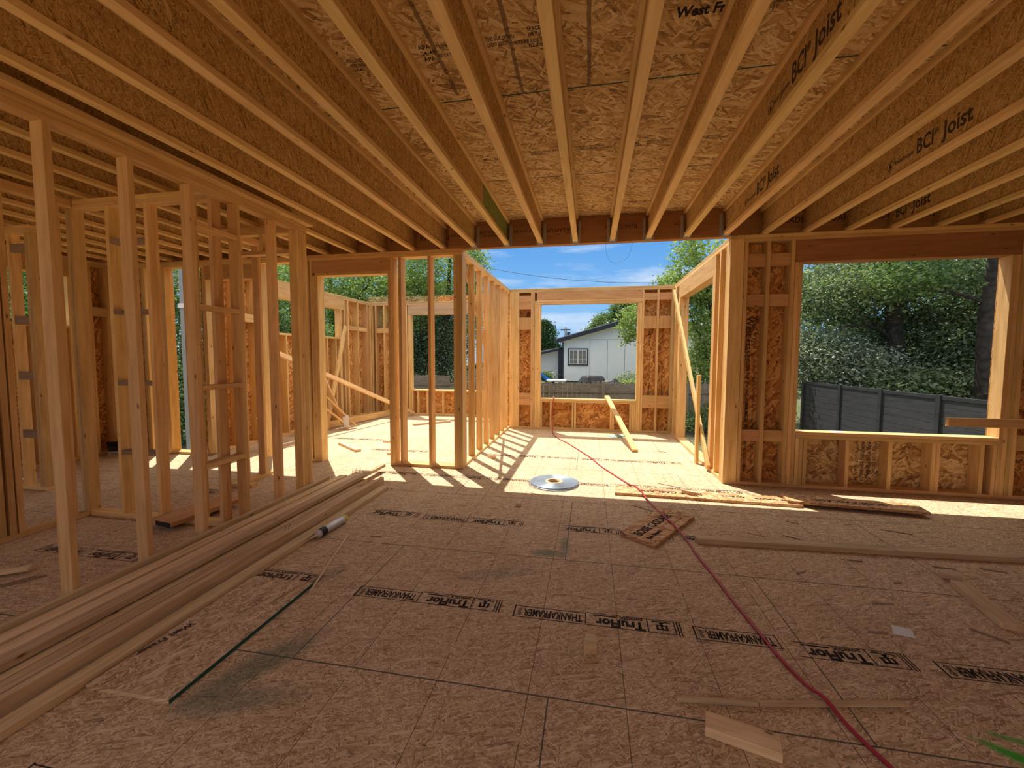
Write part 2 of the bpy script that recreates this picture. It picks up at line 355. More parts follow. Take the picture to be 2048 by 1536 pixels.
def tube(name, pts, r, material, parent=None, sides=10, closed=False):
    P = [Vector(p) for p in pts]; rr = r if isinstance(r, (list, tuple)) else [r]*len(P)
    v, f = [], []; n = len(P); nrm = Vector((0, 0, 1))
    for i, p in enumerate(P):
        d = (P[min(i+1, n-1)]-P[max(i-1, 0)]).normalized()
        if abs(d.dot(nrm)) > .95: nrm = Vector((1, 0, 0)) if abs(d.x) < .9 else Vector((0, 1, 0))
        a = (nrm-d*nrm.dot(d)).normalized(); nrm = a; b_ = d.cross(a)
        for k in range(sides):
            th = 2*math.pi*k/sides; v.append(p+(a*math.cos(th)+b_*math.sin(th))*rr[i])
    for i in range(n-1):
        for k in range(sides):
            f.append((i*sides+k, i*sides+(k+1) % sides, (i+1)*sides+(k+1) % sides, (i+1)*sides+k))
    f += [tuple(range(sides))[::-1], tuple(range((n-1)*sides, n*sides))]
    return mesh(name, v, f, material, parent, smooth=True)
def lathe(name, prof, material, parent=None, sides=48, loc=None):
    v, f = [], []; n = len(prof)
    for k in range(sides):
        th = 2*math.pi*k/sides
        for r_, z in prof: v.append((r_*math.cos(th), r_*math.sin(th), z))
    for k in range(sides):
        for i in range(n-1):
            a = k*n+i; b_ = ((k+1) % sides)*n+i; f.append((a, b_, b_+1, a+1))
    return mesh(name, v, f, material, parent, smooth=True, loc=loc)
def spline(pts, n=8):
    P = [Vector(p) for p in pts]; P = [P[0]*2-P[1]]+P+[P[-1]*2-P[-2]]; o = []
    for i in range(1, len(P)-2):
        for k in range(n):
            t_ = k/n; a, b_, c, d = P[i-1:i+3]
            o.append(.5*((2*b_)+(c-a)*t_+(2*a-5*b_+4*c-d)*t_*t_+(3*b_-a-3*c+d)*t_**3))
    o.append(P[-2]); return o
def text(body, size, mtx, material, parent, sx=1, bold=0, align='LEFT', name='printed_lettering', width=None):
    c = bpy.data.curves.new(name, 'FONT'); c.body = body; c.size = size; c.align_x = align; c.align_y = 'CENTER'; c.offset = bold; c.resolution_u = 2
    tmp = bpy.data.objects.new(name, c); me = bpy.data.meshes.new_from_object(tmp); bpy.data.objects.remove(tmp); bpy.data.curves.remove(c)
    me.materials.clear(); me.materials.append(material); me.name = name
    if width:
        xs_ = [v_.co.x for v_ in me.vertices]; k_ = width/max(1e-6, max(xs_)-min(xs_)); x_0 = min(xs_)
        for v_ in me.vertices: v_.co.x = (v_.co.x-x_0)*k_
    o = bpy.data.objects.new(name, me); COL.objects.link(o)
    if parent is not None:
        o.parent = parent
    o.matrix_basis = mtx @ Matrix.Diagonal((sx, 1, 1, 1)); return o
def frame_on(loc, xdir, ydir):
    x, y = Vector(xdir).normalized(), Vector(ydir).normalized(); m_ = Matrix((x, y, x.cross(y))).transposed().to_4x4(); m_.translation = loc; return m_
def strokes(rects, mtx, material, parent, name='printed_mark'):
    v, f = [], []
    for x0, y0, x1, y1 in rects:
        i = len(v); v += [(x0, y0, 0), (x1, y0, 0), (x1, y1, 0), (x0, y1, 0)]; f.append((i, i+1, i+2, i+3))
    o = mesh(name, v, f, material, parent); o.matrix_basis = mtx; return o

D = .038; TP0, TP1, TP = 2.696, 2.734, 2.772
FY = 5.05; FO = 5.19
# ------------------------------------------------------------------ floor, ground, ceiling
fp = [(-7.10, -5.5), (5.3, -5.5), (5.3, 5.20), (1.65, 5.20), (1.65, 8.37), (-1.2, 8.37), (-1.2, 9.85), (-5.55, 9.85), (-5.55, 5.20), (-7.10, 5.20)]
floor = prism('floor', fp, -.03, 0, M['floor']); tag(floor, 'tan strand-board subfloor with black printed stamps and panel seams', 'floor', kind='structure')
M['concrete'] = plain('foundation_concrete', (.36, .35, .33), .85, noise=.15, nscale=6)
fnd = prism('foundation_wall', fp, -1.1, -.03, M['concrete']); tag(fnd, 'grey concrete foundation under the subfloor', 'foundation', kind='structure')
def ground_mat():
    m, t, b = mat('yard_soil_and_grass'); L = t.links.new
    tc = N(t, 'ShaderNodeTexCoord'); n = N(t, 'ShaderNodeTexNoise'); n.inputs['Scale'].default_value = .35; n.inputs['Detail'].default_value = 8; L(tc.outputs['Object'], n.inputs['Vector'])
    n2 = N(t, 'ShaderNodeTexNoise'); n2.inputs['Scale'].default_value = 18; n2.inputs['Detail'].default_value = 5; L(tc.outputs['Object'], n2.inputs['Vector'])
    r = ramp(t, [(.40, (.17, .14, .09)), (.52, (.11, .13, .05)), (.66, (.06, .10, .03))]); L(n.outputs[0], r.inputs[0])
    mx = N(t, 'ShaderNodeMixRGB', blend_type='OVERLAY'); mx.inputs[0].default_value = .6; L(r.outputs[0], mx.inputs[1]); L(n2.outputs[0], mx.inputs[2])
    L(mx.outputs[0], b.inputs['Base Color']); b.inputs['Roughness'].default_value = .95
    return m
M['ground'] = ground_mat()
# the plot, then a rise to the neighbour's higher yard beyond the fence
gv, gf = [], []; xs = [-60, -25, -12, 0, 12, 30, 70]; ys = [-30, 0, 8, 12, 14.5, 17, 30, 90]
zs = {-30: -1.1, 0: -1.1, 8: -1.1, 12: -1.1, 14.5: -.5, 17: .12, 30: .15, 90: .3}
for y in ys:
    for x in xs: gv.append((x, y, zs[y]))
for j in range(len(ys)-1):
    for i in range(len(xs)-1):
        a = j*len(xs)+i; gf.append((a, a+1, a+1+len(xs), a+len(xs)))
ground = mesh('ground', gv, gf, M['ground']); tag(ground, 'dry yard soil and grass around the house', 'ground', kind='structure')

DECK_BACK = -1.8  # deck stops short behind the viewer, letting sun onto the added rear wall
ceil_ = prism('ceiling', [(-7.1, DECK_BACK), (5.3, DECK_BACK), (5.3, 5.18), (-7.1, 5.18)], 3.074, 3.096, M['deck'])
tag(ceil_, 'golden strand-board deck seen between the joists overhead', 'ceiling', kind='structure')

# ------------------------------------------------------------------ joists
JX = lambda i: -1.005+.4064*i+(.012 if i == 3 else 0)
ordn = {1: 'first', 2: 'second', 3: 'third', 4: 'fourth', 5: 'fifth', 6: 'sixth', 7: 'seventh', 8: 'eighth', 9: 'ninth', 10: 'tenth', 11: 'eleventh', 12: 'twelfth', 13: 'thirteenth', 14: 'fourteenth', 15: 'fifteenth'}
def logo(mt, s, parent, material):
    """round mark with a conifer inside"""
    v, f = [], []; n = 28
    for k in range(n):
        th = 2*math.pi*k/n
        v += [(math.cos(th)*s, math.sin(th)*s*1.0, 0), (math.cos(th)*s*.86, math.sin(th)*s*.86, 0)]
    for k in range(n): a = 2*k; b_ = 2*((k+1) % n); f.append((a, b_, b_+1, a+1))
    for y0, y1, hw in ((.05, .75, .30), (-.25, .35, .42), (-.5, .0, .5)):
        i = len(v); v += [(-hw*s, y0*s, 0), (hw*s, y0*s, 0), (0, y1*s, 0)]; f.append((i, i+1, i+2))
    i = len(v); v += [(-.07*s, -.8*s, 0), (.07*s, -.8*s, 0), (.07*s, -.45*s, 0), (-.07*s, -.45*s, 0)]; f.append((i, i+1, i+2, i+3))
    o = mesh('printed_emblem', v, f, material, parent); o.matrix_basis = mt; return o
prints = {5: [(2.80, 0)], 6: [(4.41, 0)], 8: [(3.79, 0)], 10: [(5.30, 0)]}
for i in range(-15, 16):
    x = JX(i); hung = -1.5 < x < 1.46; y1 = 5.045 if hung else 5.138
    if i == 0: lab = 'I-joist whose web turns green near the beam'
    else:
        side = 'right' if i > 0 else 'left'
        feat = 'with bold black lettering, ' if i in prints else ('hung on the beam, ' if hung else 'resting on a wall plate, ')
        lab = f'I-joist {feat}{ordn[abs(i)]} to the {side} of the green-webbed joist'
    e = E('ceiling_joist', lab, 'joist', (x, y1, 2.772), group='I-joists carrying the ceiling deck')
    S('bottom_flange', x-.029, x+.029, DECK_BACK, y1, 2.772, 2.810, M['flange'], e)
    S('top_flange', x-.029, x+.029, DECK_BACK, y1, 3.036, 3.074, M['flange'], e)
    if i == 0:
        S('web', x-.005, x+.005, DECK_BACK, 3.86, 2.808, 3.038, M['web'], e)
        g = S('web', x-.005, x+.005, 3.86, y1, 2.808, 3.038, M['web_green'], e); g['label'] = 'green-stained end of the web'
    else: S('web', x-.005, x+.005, DECK_BACK, y1, 2.808, 3.038, M['web'], e)
    if hung:
        s_ = x; v = [];
        hg = []
        # U-shaped hanger: seat and two side straps with top-narrowing wings
        t_ = .0016
        def hb(x0, x1, y0, y1_, z0, z1): 
            n0 = len(v); v.extend([(a, b_, c) for a in (x0, x1) for b_ in (y0, y1_) for c in (z0, z1)])
            hg.extend([tuple(n0+q for q in fc) for fc in ((0, 1, 3, 2), (4, 6, 7, 5), (0, 4, 5, 1), (2, 3, 7, 6), (0, 2, 6, 4), (1, 5, 7, 3))])
        hb(-.031, .031, -.055, .004, -.003, -.0005)
        for sg in (-1, 1):
            n0 = len(v); xx = sg*.0305
            v.extend([(xx, .003, -.003), (xx, -.055, -.003), (xx, -.050, .06), (xx, -.014, .24), (xx, .003, .26)])
            v.extend([(xx+sg*t_, .003, -.003), (xx+sg*t_, -.055, -.003), (xx+sg*t_, -.050, .06), (xx+sg*t_, -.014, .24), (xx+sg*t_, .003, .26)])
            hg.extend([tuple(n0+q for q in range(5)), tuple(n0+9-q for q in range(5))]+[(n0+q, n0+(q+1) % 5, n0+5+(q+1) % 5, n0+5+q) for q in range(5)])
            hb(xx if sg > 0 else xx-.03, xx+.03 if sg > 0 else xx, .001, .0035, -.003, .24)
        # fold-down tab under the seat
        n0 = len(v); v.extend([(-.02, -.002, -.002), (.02, -.002, -.002), (.008, .002, -.03), (-.008, .002, -.03)]); hg.append((n0, n0+1, n0+2, n0+3))
        ho = mesh('joist_hanger', v, hg, M['steel'], e); ho['label'] = 'galvanised steel hanger'
    for (yf, s_) in prints.get(i, []):
        # lettering on the web face towards -X, reading from far to near
        xx = -.0062; zc = 2.925-2.772
        yl = yf-y1
        fr = lambda yy, zz=zc: frame_on((xx, yy, zz), (0, -1, 0), (0, 0, 1))
        if yf < 5: logo(fr(yl, 2.905-2.772), .036, e, M['ink_soft'])
        if yf < 5: text('Boise Cascade', .030, fr(yl-.045, 2.905-2.772), M['ink_soft'], e, 1, .0006, width=.19); strokes([(0, -.017, .19, -.014)], fr(yl-.045, 2.905-2.772), M['ink_soft'], e)
        text('BCI', .145, fr(yl-.265, 2.918-2.772), M['ink_soft'], e, 1, .003, width=.145); text('\u00ae', .06, fr(yl-.417, 2.945-2.772), M['ink_soft'], e, 1, .0004, width=.038)
        text('Joist', .145, fr(yl-.48, 2.918-2.772), M['ink_soft'], e, 1, .003, width=.23)

# LVL beam across the bay
beam = S('ceiling_beam', -1.75, 1.55, 5.05, 5.139, 2.764, 3.072, M['lvl'])
tag(beam, 'long reddish laminated beam that the joists hang from', 'beam')
bi = beam.matrix_basis.inverted()
def on_beam(body, x, z, size, sx=1.0):
    mt = bi @ frame_on((x, 5.0485, z), (-1, 0, 0), (0, 0, -1)); text(body, size, mt, M['ink'], beam, sx)
on_beam('Boise Cascade', .50, 2.93, .062); on_beam('VERSA-LAM LVL', -.12, 2.93, .062); on_beam('2.0E 3100 DF', -.66, 2.94, .05)
on_beam('VERSA-LAM', -1.12, 2.945, .045); on_beam('WARNING  APA', -1.10, 2.905, .03); on_beam('VERSA-LAM', -1.50, 2.925, .045)
for x0, x1, nm in ((-7.0, -1.76, 'rim_board'), (1.56, 5.2, 'rim_board')):
    rb = S(nm, x0, x1, 5.142, 5.18, 2.772, 3.072, M['lvl'])
    tag(rb, 'dark rim board closing the joist ends '+('left' if x0 < 0 else 'right')+' of the laminated beam', 'rim board')
    rbi = rb.matrix_basis.inverted()
    for k in range(-12 if x0 < 0 else 7, -2 if x0 < 0 else 14):
        text(random.choice(['CASCADE', 'BOISE', 'RIM BOARD']), .09, rbi @ frame_on((JX(k)+.06, 5.1405, 2.93), (1, 0, 0), (0, 0, 1)), M['ink'], rb, .9)

# ------------------------------------------------------------------ framed walls
def wall(name, label): return E(name, label, 'wall', kind='structure')
def vstud(par, axis, a, f0, f1, z0=D, z1=TP0, n=1, m=None, name='stud', t_=D):
    """n plies starting at a along the wall's axis ('x' or 'y'); f0..f1 is the depth of the wall"""
    for k in range(n):
        p0 = a+k*t_; p1 = p0+t_-.0008
        if axis == 'x': S(name, p0, p1, f0, f1, z0, z1, m or M['stud'], par, long=2 if z1-z0 > .15 else None)
        else: S(name, f0, f1, p0, p1, z0, z1, m or M['stud'], par, long=2 if z1-z0 > .15 else None)
def plates(par, axis, a0, a1, f0, f1, bottom=((None, None),), top=True):
    mk = lambda nm, p0, p1, z0, z1: S(nm, p0, p1, f0, f1, z0, z1, M['stud'], par) if axis == 'x' else S(nm, f0, f1, p0, p1, z0, z1, M['stud'], par)
    for b0, b1 in bottom: mk('bottom_plate', a0 if b0 is None else b0, a1 if b1 is None else b1, 0.0005, D)
    if top: mk('top_plate', a0, a1, TP0, TP1-.0008); mk('top_plate', a0, a1, TP1, TP-.0008)

# --- front wall left part (between the big room and the far left room)
wf = wall('wall_front_left', 'bare stud wall left of the bay with a door opening and header')
plates(wf, 'x', -5.55, -1.575, FY, FO, bottom=((-2.57, -1.575), (-3.80, -3.572), (-5.55, -5.40)))
vstud(wf, 'x', -1.690, FY, FO, n=3)
vstud(wf, 'x', -2.030, FY, FO); vstud(wf, 'x', -2.425, FY, FO)
vstud(wf, 'x', -2.571, FY, FO, z1=2.50, name='trimmer_stud'); vstud(wf, 'x', -2.533, FY, FO)
S('header', -3.648, -2.534, FY, FO, 2.538, TP0-.001, M['header'], wf); S('header_plate', -3.610, -2.534, FY, FO, 2.50, 2.537, M['stud'], wf)
vstud(wf, 'x', -3.610, FY, FO, z1=2.50, name='trimmer_stud'); vstud(wf, 'x', -3.686, FY, FO); vstud(wf, 'x', -3.648, FY, FO, z1=2.50, name='trimmer_stud')
vstud(wf, 'x', -3.78, FY, FO, n=2)
S('header', -5.32, -4.53, FY, FO, 2.50, TP0-.001, M['header'], wf)
vstud(wf, 'x', -4.528, FY, FO, z0=.0005, n=2); vstud(wf, 'x', -5.36, FY, FO)

# --- bay left wall (see-through stud wall)
wbl = wall('wall_bay_left', 'open stud wall along the left side of the sunny bay')
plates(wbl, 'y', 5.192, 8.215, -1.679, -1.590)
vstud(wbl, 'y', 5.194, -1.679, -1.590, n=2)
for y in (5.64, 6.055, 6.47, 6.88, 7.285, 7.69, 8.04): vstud(wbl, 'y', y, -1.679, -1.590)
B('diagonal_brace', (-1.70, 5.55, 2.68), (-1.70, 7.4, .9), .089, .019, M['stud'], wbl, up=(1, 0, 0))

# --- bay end wall
wb = wall('wall_bay_end', 'stud and strand-board wall with a large square window opening')
Y0, Y1 = 8.22, 8.36
plates(wb, 'x', -1.679, 1.64, Y0, Y1)
vstud(wb, 'x', -1.588, Y0, Y1, n=5); vstud(wb, 'x', -1.165, Y0, Y1, n=2)
vstud(wb, 'x', -1.085, Y0, Y1, z1=2.53, n=1, name='trimmer_stud'); vstud(wb, 'x', -1.047, Y0, Y1, z1=2.46, n=2, name='trimmer_stud')
vstud(wb, 'x', .862, Y0, Y1, z1=2.46, n=2, name='trimmer_stud'); vstud(wb, 'x', .940, Y0, Y1, n=1)
vstud(wb, 'x', 1.205, Y0, Y1); vstud(wb, 'x', 1.462, Y0, Y1, n=4)
S('header', -1.047, .938, Y0, Y1, 2.545, TP0-.001, M['header'], wb); S('header_plate', -1.047, .938, Y0, Y1, 2.506, 2.543, M['stud'], wb); S('header_plate', -1.047, .938, Y0, Y1, 2.464, 2.504, M['stud'], wb)
S('sill_plate', -.970, .861, Y0, Y1, .582, .620, M['stud'], wb); S('sill_plate', -.970, .861, Y0, Y1, .545, .581, M['stud'], wb)
for x in (-.968, -.775, -.345, -.300, .385, .425, .745, .785, .823): vstud(wb, 'x', x, Y0, Y1, z1=.544, name='cripple_stud')
for x0, x1 in ((-1.397, -1.166), (.979, 1.204), (1.244, 1.461)):
    for z0, z1 in ((2.375, 2.505), (2.507, 2.637), (1.975, 2.21), (.48, .60), (.602, .72)):
        if x0 > 0 and z0 == 2.375: continue
        S('blocking', x0, x1, Y0+.002, Y0+.04, z0, z1, M['header'], wb)
for nm, x0, x1, z0, z1 in (('sheathing_panel', -1.68, -.972, 0, 2.772), ('sheathing_panel', -.971, .862, 0, .62), ('sheathing_panel', .863, 1.65, 0, 2.772), ('sheathing_panel', -.971, .862, 2.465, 2.772)):
    pn = S(nm, x0, x1, 8.361, 8.372, z0, z1, M['sheath'], wb)
for x, s_ in ((1.10, .075), (1.34, .05)):
    for z, bd in ((2.02, 'West Fraser'), (1.35, 'SIZED FOR SPACING  APA RATED SHEATHING'), (.9, 'THIS SIDE DOWN  EXPOSURE 1')):
        text(bd, s_ if z > 2 else s_*.6, frame_on((x, 8.3595, z), (0, 0, -1), (1, 0, 0)), M['ink'], wb, 1)

# --- bay right wall with door-height opening
wbr = wall('wall_bay_right', 'stud wall on the right of the bay with a tall door opening')
XR0, XR1 = 1.50, 1.64
plates(wbr, 'y', 5.05, 8.215, XR0, XR1)
vstud(wbr, 'y', 5.052, XR0, XR1, n=4); vstud(wbr, 'y', 5.40, XR0, XR1, n=1); vstud(wbr, 'y', 5.64, XR0, XR1, z0=D, z1=2.455, n=2, name='trimmer_stud'); vstud(wbr, 'y', 5.60, XR0, XR1, n=1)
S('header', XR0, XR1, 5.64, 7.74, 2.457, TP0-.001, M['header'], wbr)
vstud(wbr, 'y', 7.665, XR0, XR1, z1=2.455, n=2, name='trimmer_stud'); vstud(wbr, 'y', 7.742, XR0, XR1, n=1); vstud(wbr, 'y', 8.02, XR0, XR1, n=2)
S('sheathing_panel', 1.641, 1.652, 7.70, 8.36, 0, 2.772, M['sheath'], wbr); S('sheathing_panel', 1.641, 1.652, 5.19, 5.66, 0, 2.772, M['sheath'], wbr)

# --- front wall right part with the wide window opening
wr = wall('wall_front_right', 'stud and strand-board wall with a wide low window opening')
plates(wr, 'x', 1.642, 5.15, FY, FO)
vstud(wr, 'x', 1.644, FY, FO); vstud(wr, 'x', 1.868, FY, FO); vstud(wr, 'x', 2.110, FY, FO); vstud(wr, 'x', 2.150, FY, FO, z1=2.46, n=2, name='trimmer_stud')
vstud(wr, 'x', 4.093, FY, FO, z1=2.46, n=2, name='trimmer_stud'); vstud(wr, 'x', 4.171, FY, FO, n=2); vstud(wr, 'x', 4.62, FY, FO); vstud(wr, 'x', 5.06, FY, FO)
S('header', 2.150, 4.170, FY, FO, 2.462, TP0-.001, M['lvl'], wr)
S('sill_plate', 2.228, 4.092, FY, FO, .590, .627, M['stud'], wr); S('sill_plate', 2.228, 4.092, FY, FO, .552, .589, M['stud'], wr)
for x in (2.230, 2.270, 2.312, 2.722, 3.125, 3.520, 3.560, 3.945, 4.052): vstud(wr, 'x', x, FY, FO, z1=.551, name='cripple_stud')
for x0, x1 in ((1.684, 1.867), (1.908, 2.109)):
    for z0, z1 in ((2.43, 2.57), (2.0, 2.13), (.50, .63)): S('blocking', x0, x1, FY+.03, FY+.068, z0, z1, M['header'], wr)
S('blocking', 4.25, 4.618, FY+.03, FY+.068, .50, .66, M['header'], wr)
for nm, x0, x1, z0, z1, mm in (('sheathing_panel', 1.652, 2.227, 0, 2.772, M['sheath']), ('sheathing_panel', 2.2275, 4.093, 0, .627, M['sheath_light']), ('sheathing_panel', 4.0935, 5.2, 0, 2.772, M['sheath']), ('sheathing_panel', 2.2275, 4.093, 2.463, 2.772, M['sheath'])):
    S(nm, x0, x1, 5.191, 5.202, z0, z1, mm, wr)
for z, bd, s_ in ((1.90, 'West Fraser', .10), (1.40, 'SIZED FOR SPACING EXPOSURE 1', .045), (.92, 'APA RATED SHEATHING', .045), (.44, 'THIS SIDE DOWN', .04)):
    text(bd, s_, frame_on((1.765, 5.1895, z), (0, 0, -1), (1, 0, 0)), M['ink'], wr, 1, .001)
    text(bd, s_*.7, frame_on((1.83, 5.1895, z), (0, 0, -1), (1, 0, 0)), M['ink'], wr, 1)
for x in (2.93, 2.99, 3.05): text('THIS SIDE DOWN\nAPA ROOF SPAN 24', .05, frame_on((x, 5.1895, .52), (0, 0, -1), (1, 0, 0)), M['ink_soft'], wr, 1)
# right wall, out of the picture
wri = wall('wall_right', 'sheathed stud wall on the right side of the room')
S('sheathing_panel', 5.20, 5.212, -5.25, 5.2, 0, 2.772, M['sheath'], wri); plates(wri, 'y', -5.2, 5.04, 5.06, 5.199)
for k in range(25): vstud(wri, 'y', -5.1+.4064*k, 5.06, 5.199)

wbk = wall('wall_rear_bounce', 'added sheathed stud wall behind the viewer, bouncing warm sunlight into the room')  # unseen wall, added to bounce warm sunlight onto the interior
S('sheathing_panel', -7.09, 5.2, -5.4, -5.388, 0, 2.772, M['offcut'], wbk); plates(wbk, 'x', -7.09, 5.2, -5.387, -5.25)
for k in range(30): vstud(wbk, 'x', -7.0+.4064*k, -5.387, -5.25)
# --- far left room
wl = wall('wall_far_left', 'sunlit stud wall with a high window opening in the far left room')
XA, XB = -5.54, -5.40
plates(wl, 'y', 5.192, 9.70, XA, XB)
S('header', XA, XB, 6.40, 8.53, 2.462, TP0-.001, M['header'], wl)
vstud(wl, 'y', 5.194, XA, XB); vstud(wl, 'y', 5.60, XA, XB); vstud(wl, 'y', 6.0, XA, XB); vstud(wl, 'y', 6.36, XA, XB, n=1); vstud(wl, 'y', 6.40, XA, XB, z1=2.46, name='trimmer_stud'); vstud(wl, 'y', 8.40, XA, XB, z1=2.46, n=1, name='trimmer_stud'); vstud(wl, 'y', 8.535, XA, XB)
vstud(wl, 'y', 8.68, XA, XB); vstud(wl, 'y', 9.09, XA, XB); vstud(wl, 'y', 9.51, XA, XB); vstud(wl, 'y', 9.66, XA, XB)
S('sill_plate', XA, XB, 6.44, 8.40, 1.812, 1.850, M['stud'], wl)
for y in (6.7, 7.1, 7.5, 7.9, 8.2, 8.36): vstud(wl, 'y', y, XA, XB, z1=1.811, name='cripple_stud')
for y0, y1 in ((8.72, 9.088), (9.13, 9.50)): S('blocking', XB-.09, XB-.004, y0, y1, 2.04, 2.13, M['stud'], wl)
S('blocking', XB-.09, XB-.004, 5.64, 5.99, 1.98, 2.11, M['stud'], wl)
S('sheathing_panel', XA-.012, XA-.001, 5.19, 6.43, 0, 2.85, M['sheath'], wl); S('sheathing_panel', XA-.012, XA-.001, 6.431, 8.41, 0, 1.85, M['sheath'], wl); S('sheathing_panel', XA-.012, XA-.001, 8.411, 9.85, 0, 2.80, M['sheath'], wl)
wfe = wall('wall_far_end', 'far stud wall with a wide window opening and green-edged sheathing')
YA, YB = 9.70, 9.84
plates(wfe, 'x', -5.54, -1.25, YA, YB)
vstud(wfe, 'x', -5.395, YA, YB); vstud(wfe, 'x', -5.30, YA, YB); vstud(wfe, 'x', -5.075, YA, YB); vstud(wfe, 'x', -4.66, YA, YB); vstud(wfe, 'x', -4.52, YA, YB, n=2); vstud(wfe, 'x', -4.42, YA, YB, z1=2.455, n=2, name='trimmer_stud')
vstud(wfe, 'x', -2.50, YA, YB, z1=2.455, n=2, name='trimmer_stud'); vstud(wfe, 'x', -2.42, YA, YB); vstud(wfe, 'x', -2.0, YA, YB); vstud(wfe, 'x', -1.6, YA, YB)
S('header', -4.42, -2.424, YA, YB, 2.457, TP0-.001, M['gluelam'], wfe)
S('sill_plate', -4.342, -2.502, YA, YB, .59, .625, M['stud'], wfe)
for x in (-4.34, -4.20, -3.96, -3.55, -3.15, -2.75, -2.54): vstud(wfe, 'x', x, YA, YB, z1=.589, name='cripple_stud')
S('blocking', -5.26, -5.077, YA+.002, YA+.04, 2.02, 2.14, M['stud'], wfe); S('blocking', -5.035, -4.662, YA+.002, YA+.04, 2.02, 2.14, M['stud'], wfe)
g = S('sheathing_panel', -5.55, -4.344, 9.841, 9.852, 2.14, 2.93, M['sheath_green'], wfe); g['label'] = 'green-painted strand-board panel'
S('sheathing_panel', -5.55, -4.344, 9.841, 9.852, 0, 2.139, M['sheath'], wfe)
g = S('sheathing_panel', -4.343, -3.70, 9.841, 9.852, 2.458, 2.925, M['sheath_green'], wfe); g['label'] = 'green-painted strand-board strip'
S('sheathing_panel', -3.699, -1.25, 9.841, 9.852, 2.458, 2.925, M['sheath'], wfe); S('sheathing_panel', -4.343, -2.502, 9.841, 9.852, 0, .625, M['sheath'], wfe)
S('sheathing_panel', -2.5015, -1.25, 9.841, 9.852, 0, 2.4575, M['sheath'], wfe)

# --- near left partition (closet front)
w1 = wall('wall_left', 'row of bare studs under a long top plate beside the lumber pile')
XL0, XL1 = -3.00, -2.911
plates(w1, 'y', 1.0, 3.955, XL0, XL1)
for y in (1.40, 1.825, 2.245, 2.665, 3.075, 3.49): vstud(w1, 'y', y, XL0, XL1)
vstud(w1, 'y', 3.80, XL0, XL1, n=4)
S('drywall_nailer', -3.0, -2.835, 1.0, 3.97, 2.773, 2.811, M['stud'], w1)
for z in (2.40, 1.79, 1.17, .56): S('blocking', XL0, XL1, 2.704, 3.074, z, z+D, M['stud'], w1)
# --- transverse closet wall
w2 = wall('wall_closet_back', 'short stud wall with thin horizontal blocks behind the first partition')
plates(w2, 'x', -4.49, -3.002, 2.93, 3.019)
for x in (-4.488, -4.448, -4.065, -3.665, -3.27, -3.042): vstud(w2, 'x', x, 2.93, 3.019)
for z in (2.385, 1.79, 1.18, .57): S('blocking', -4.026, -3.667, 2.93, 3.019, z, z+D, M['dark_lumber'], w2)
# --- closet side wall
w3 = wall('wall_closet_side', 'dark stud wall on the left side of the closet')
plates(w3, 'y', .9, 2.925, -4.49, -4.401)
for y, n in ((2.30, 1), (2.34, 1), (2.40, 1), (2.45, 1), (2.80, 1), (1.9, 1), (1.5, 1)): vstud(w3, 'y', y, -4.49, -4.401, n=n)
# --- pantry back with door header
w4 = wall('wall_pantry', 'short wall behind the closet with a flat two-by-four door header')
plates(w4, 'x', -3.87, -3.002, 3.87, 3.959, bottom=((-3.87, -3.60),))
S('header_plate', -3.72, -3.041, 3.87, 3.959, 2.49, 2.528, M['stud'], w4); vstud(w4, 'x', -3.040, 3.87, 3.959); vstud(w4, 'x', -3.76, 3.87, 3.959, n=2); vstud(w4, 'x', -3.40, 3.87, 3.959, z0=2.529)
plates(w4, 'y', 3.0, 5.045, -3.87, -3.781, bottom=((3.96, 4.40),), top=False)
S('top_plate', -3.87, -3.781, 3.96, 5.045, TP0, TP1, M['stud'], w4); S('top_plate', -3.87, -3.781, 3.96, 5.045, TP1+.0005, TP, M['stud'], w4)
vstud(w4, 'y', 4.28, -3.87, -3.781)
# --- stub wall in the left room
w5 = wall('wall_stub', 'stub of stud wall with short blocks in front of the left window')
plates(w5, 'x', -6.95, -5.65, 3.38, 3.469)
for x in (-5.69, -5.73, -5.97, -6.35, -6.75): vstud(w5, 'x', x, 3.38, 3.469)
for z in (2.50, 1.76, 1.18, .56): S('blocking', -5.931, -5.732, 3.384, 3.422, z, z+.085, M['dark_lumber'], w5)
# --- outer left wall with high window
w6 = wall('wall_outer_left', 'outer stud and strand-board wall with a high window opening')
XC, XD = -7.09, -6.95
plates(w6, 'y', .9, 5.045, XC, XD)
S('header', XC, XD, 3.0, 4.55, 2.50, TP0-.001, M['header'], w6); S('sill_plate', XC, XD, 3.04, 4.51, 1.80, 1.838, M['stud'], w6)
vstud(w6, 'y', 3.0, XC, XD, z1=2.499, name='trimmer_stud'); vstud(w6, 'y', 4.512, XC, XD, z1=2.499, name='trimmer_stud'); vstud(w6, 'y', 4.552, XC, XD)
for y in (3.3, 3.7, 4.1, 4.3): vstud(w6, 'y', y, XC, XD, z1=1.799, name='cripple_stud')
for y in (1.2, 1.6, 2.0, 2.4, 2.96): vstud(w6, 'y', y, XC, XD)
vstud(w6, 'y', 4.72, XC, XD, n=2); vstud(w6, 'y', 4.98, XC, XD)
S('blocking', XD-.09, XD-.003, 4.798, 4.978, 2.0, 2.13, M['stud'], w6)
S('sheathing_panel', XC-.012, XC-.001, .9, 2.99, 0, 3.0, M['sheath'], w6); S('sheathing_panel', XC-.012, XC-.001, 2.991, 4.52, 0, 1.838, M['sheath'], w6); S('sheathing_panel', XC-.012, XC-.001, 4.521, 5.2, 0, 3.0, M['sheath'], w6); S('sheathing_panel', XC-.012, XC-.001, 2.991, 4.52, 2.50, 3.0, M['sheath'], w6)
w7 = wall('wall_outer_front', 'outer wall with warm sunlit posts either side of a narrow opening')
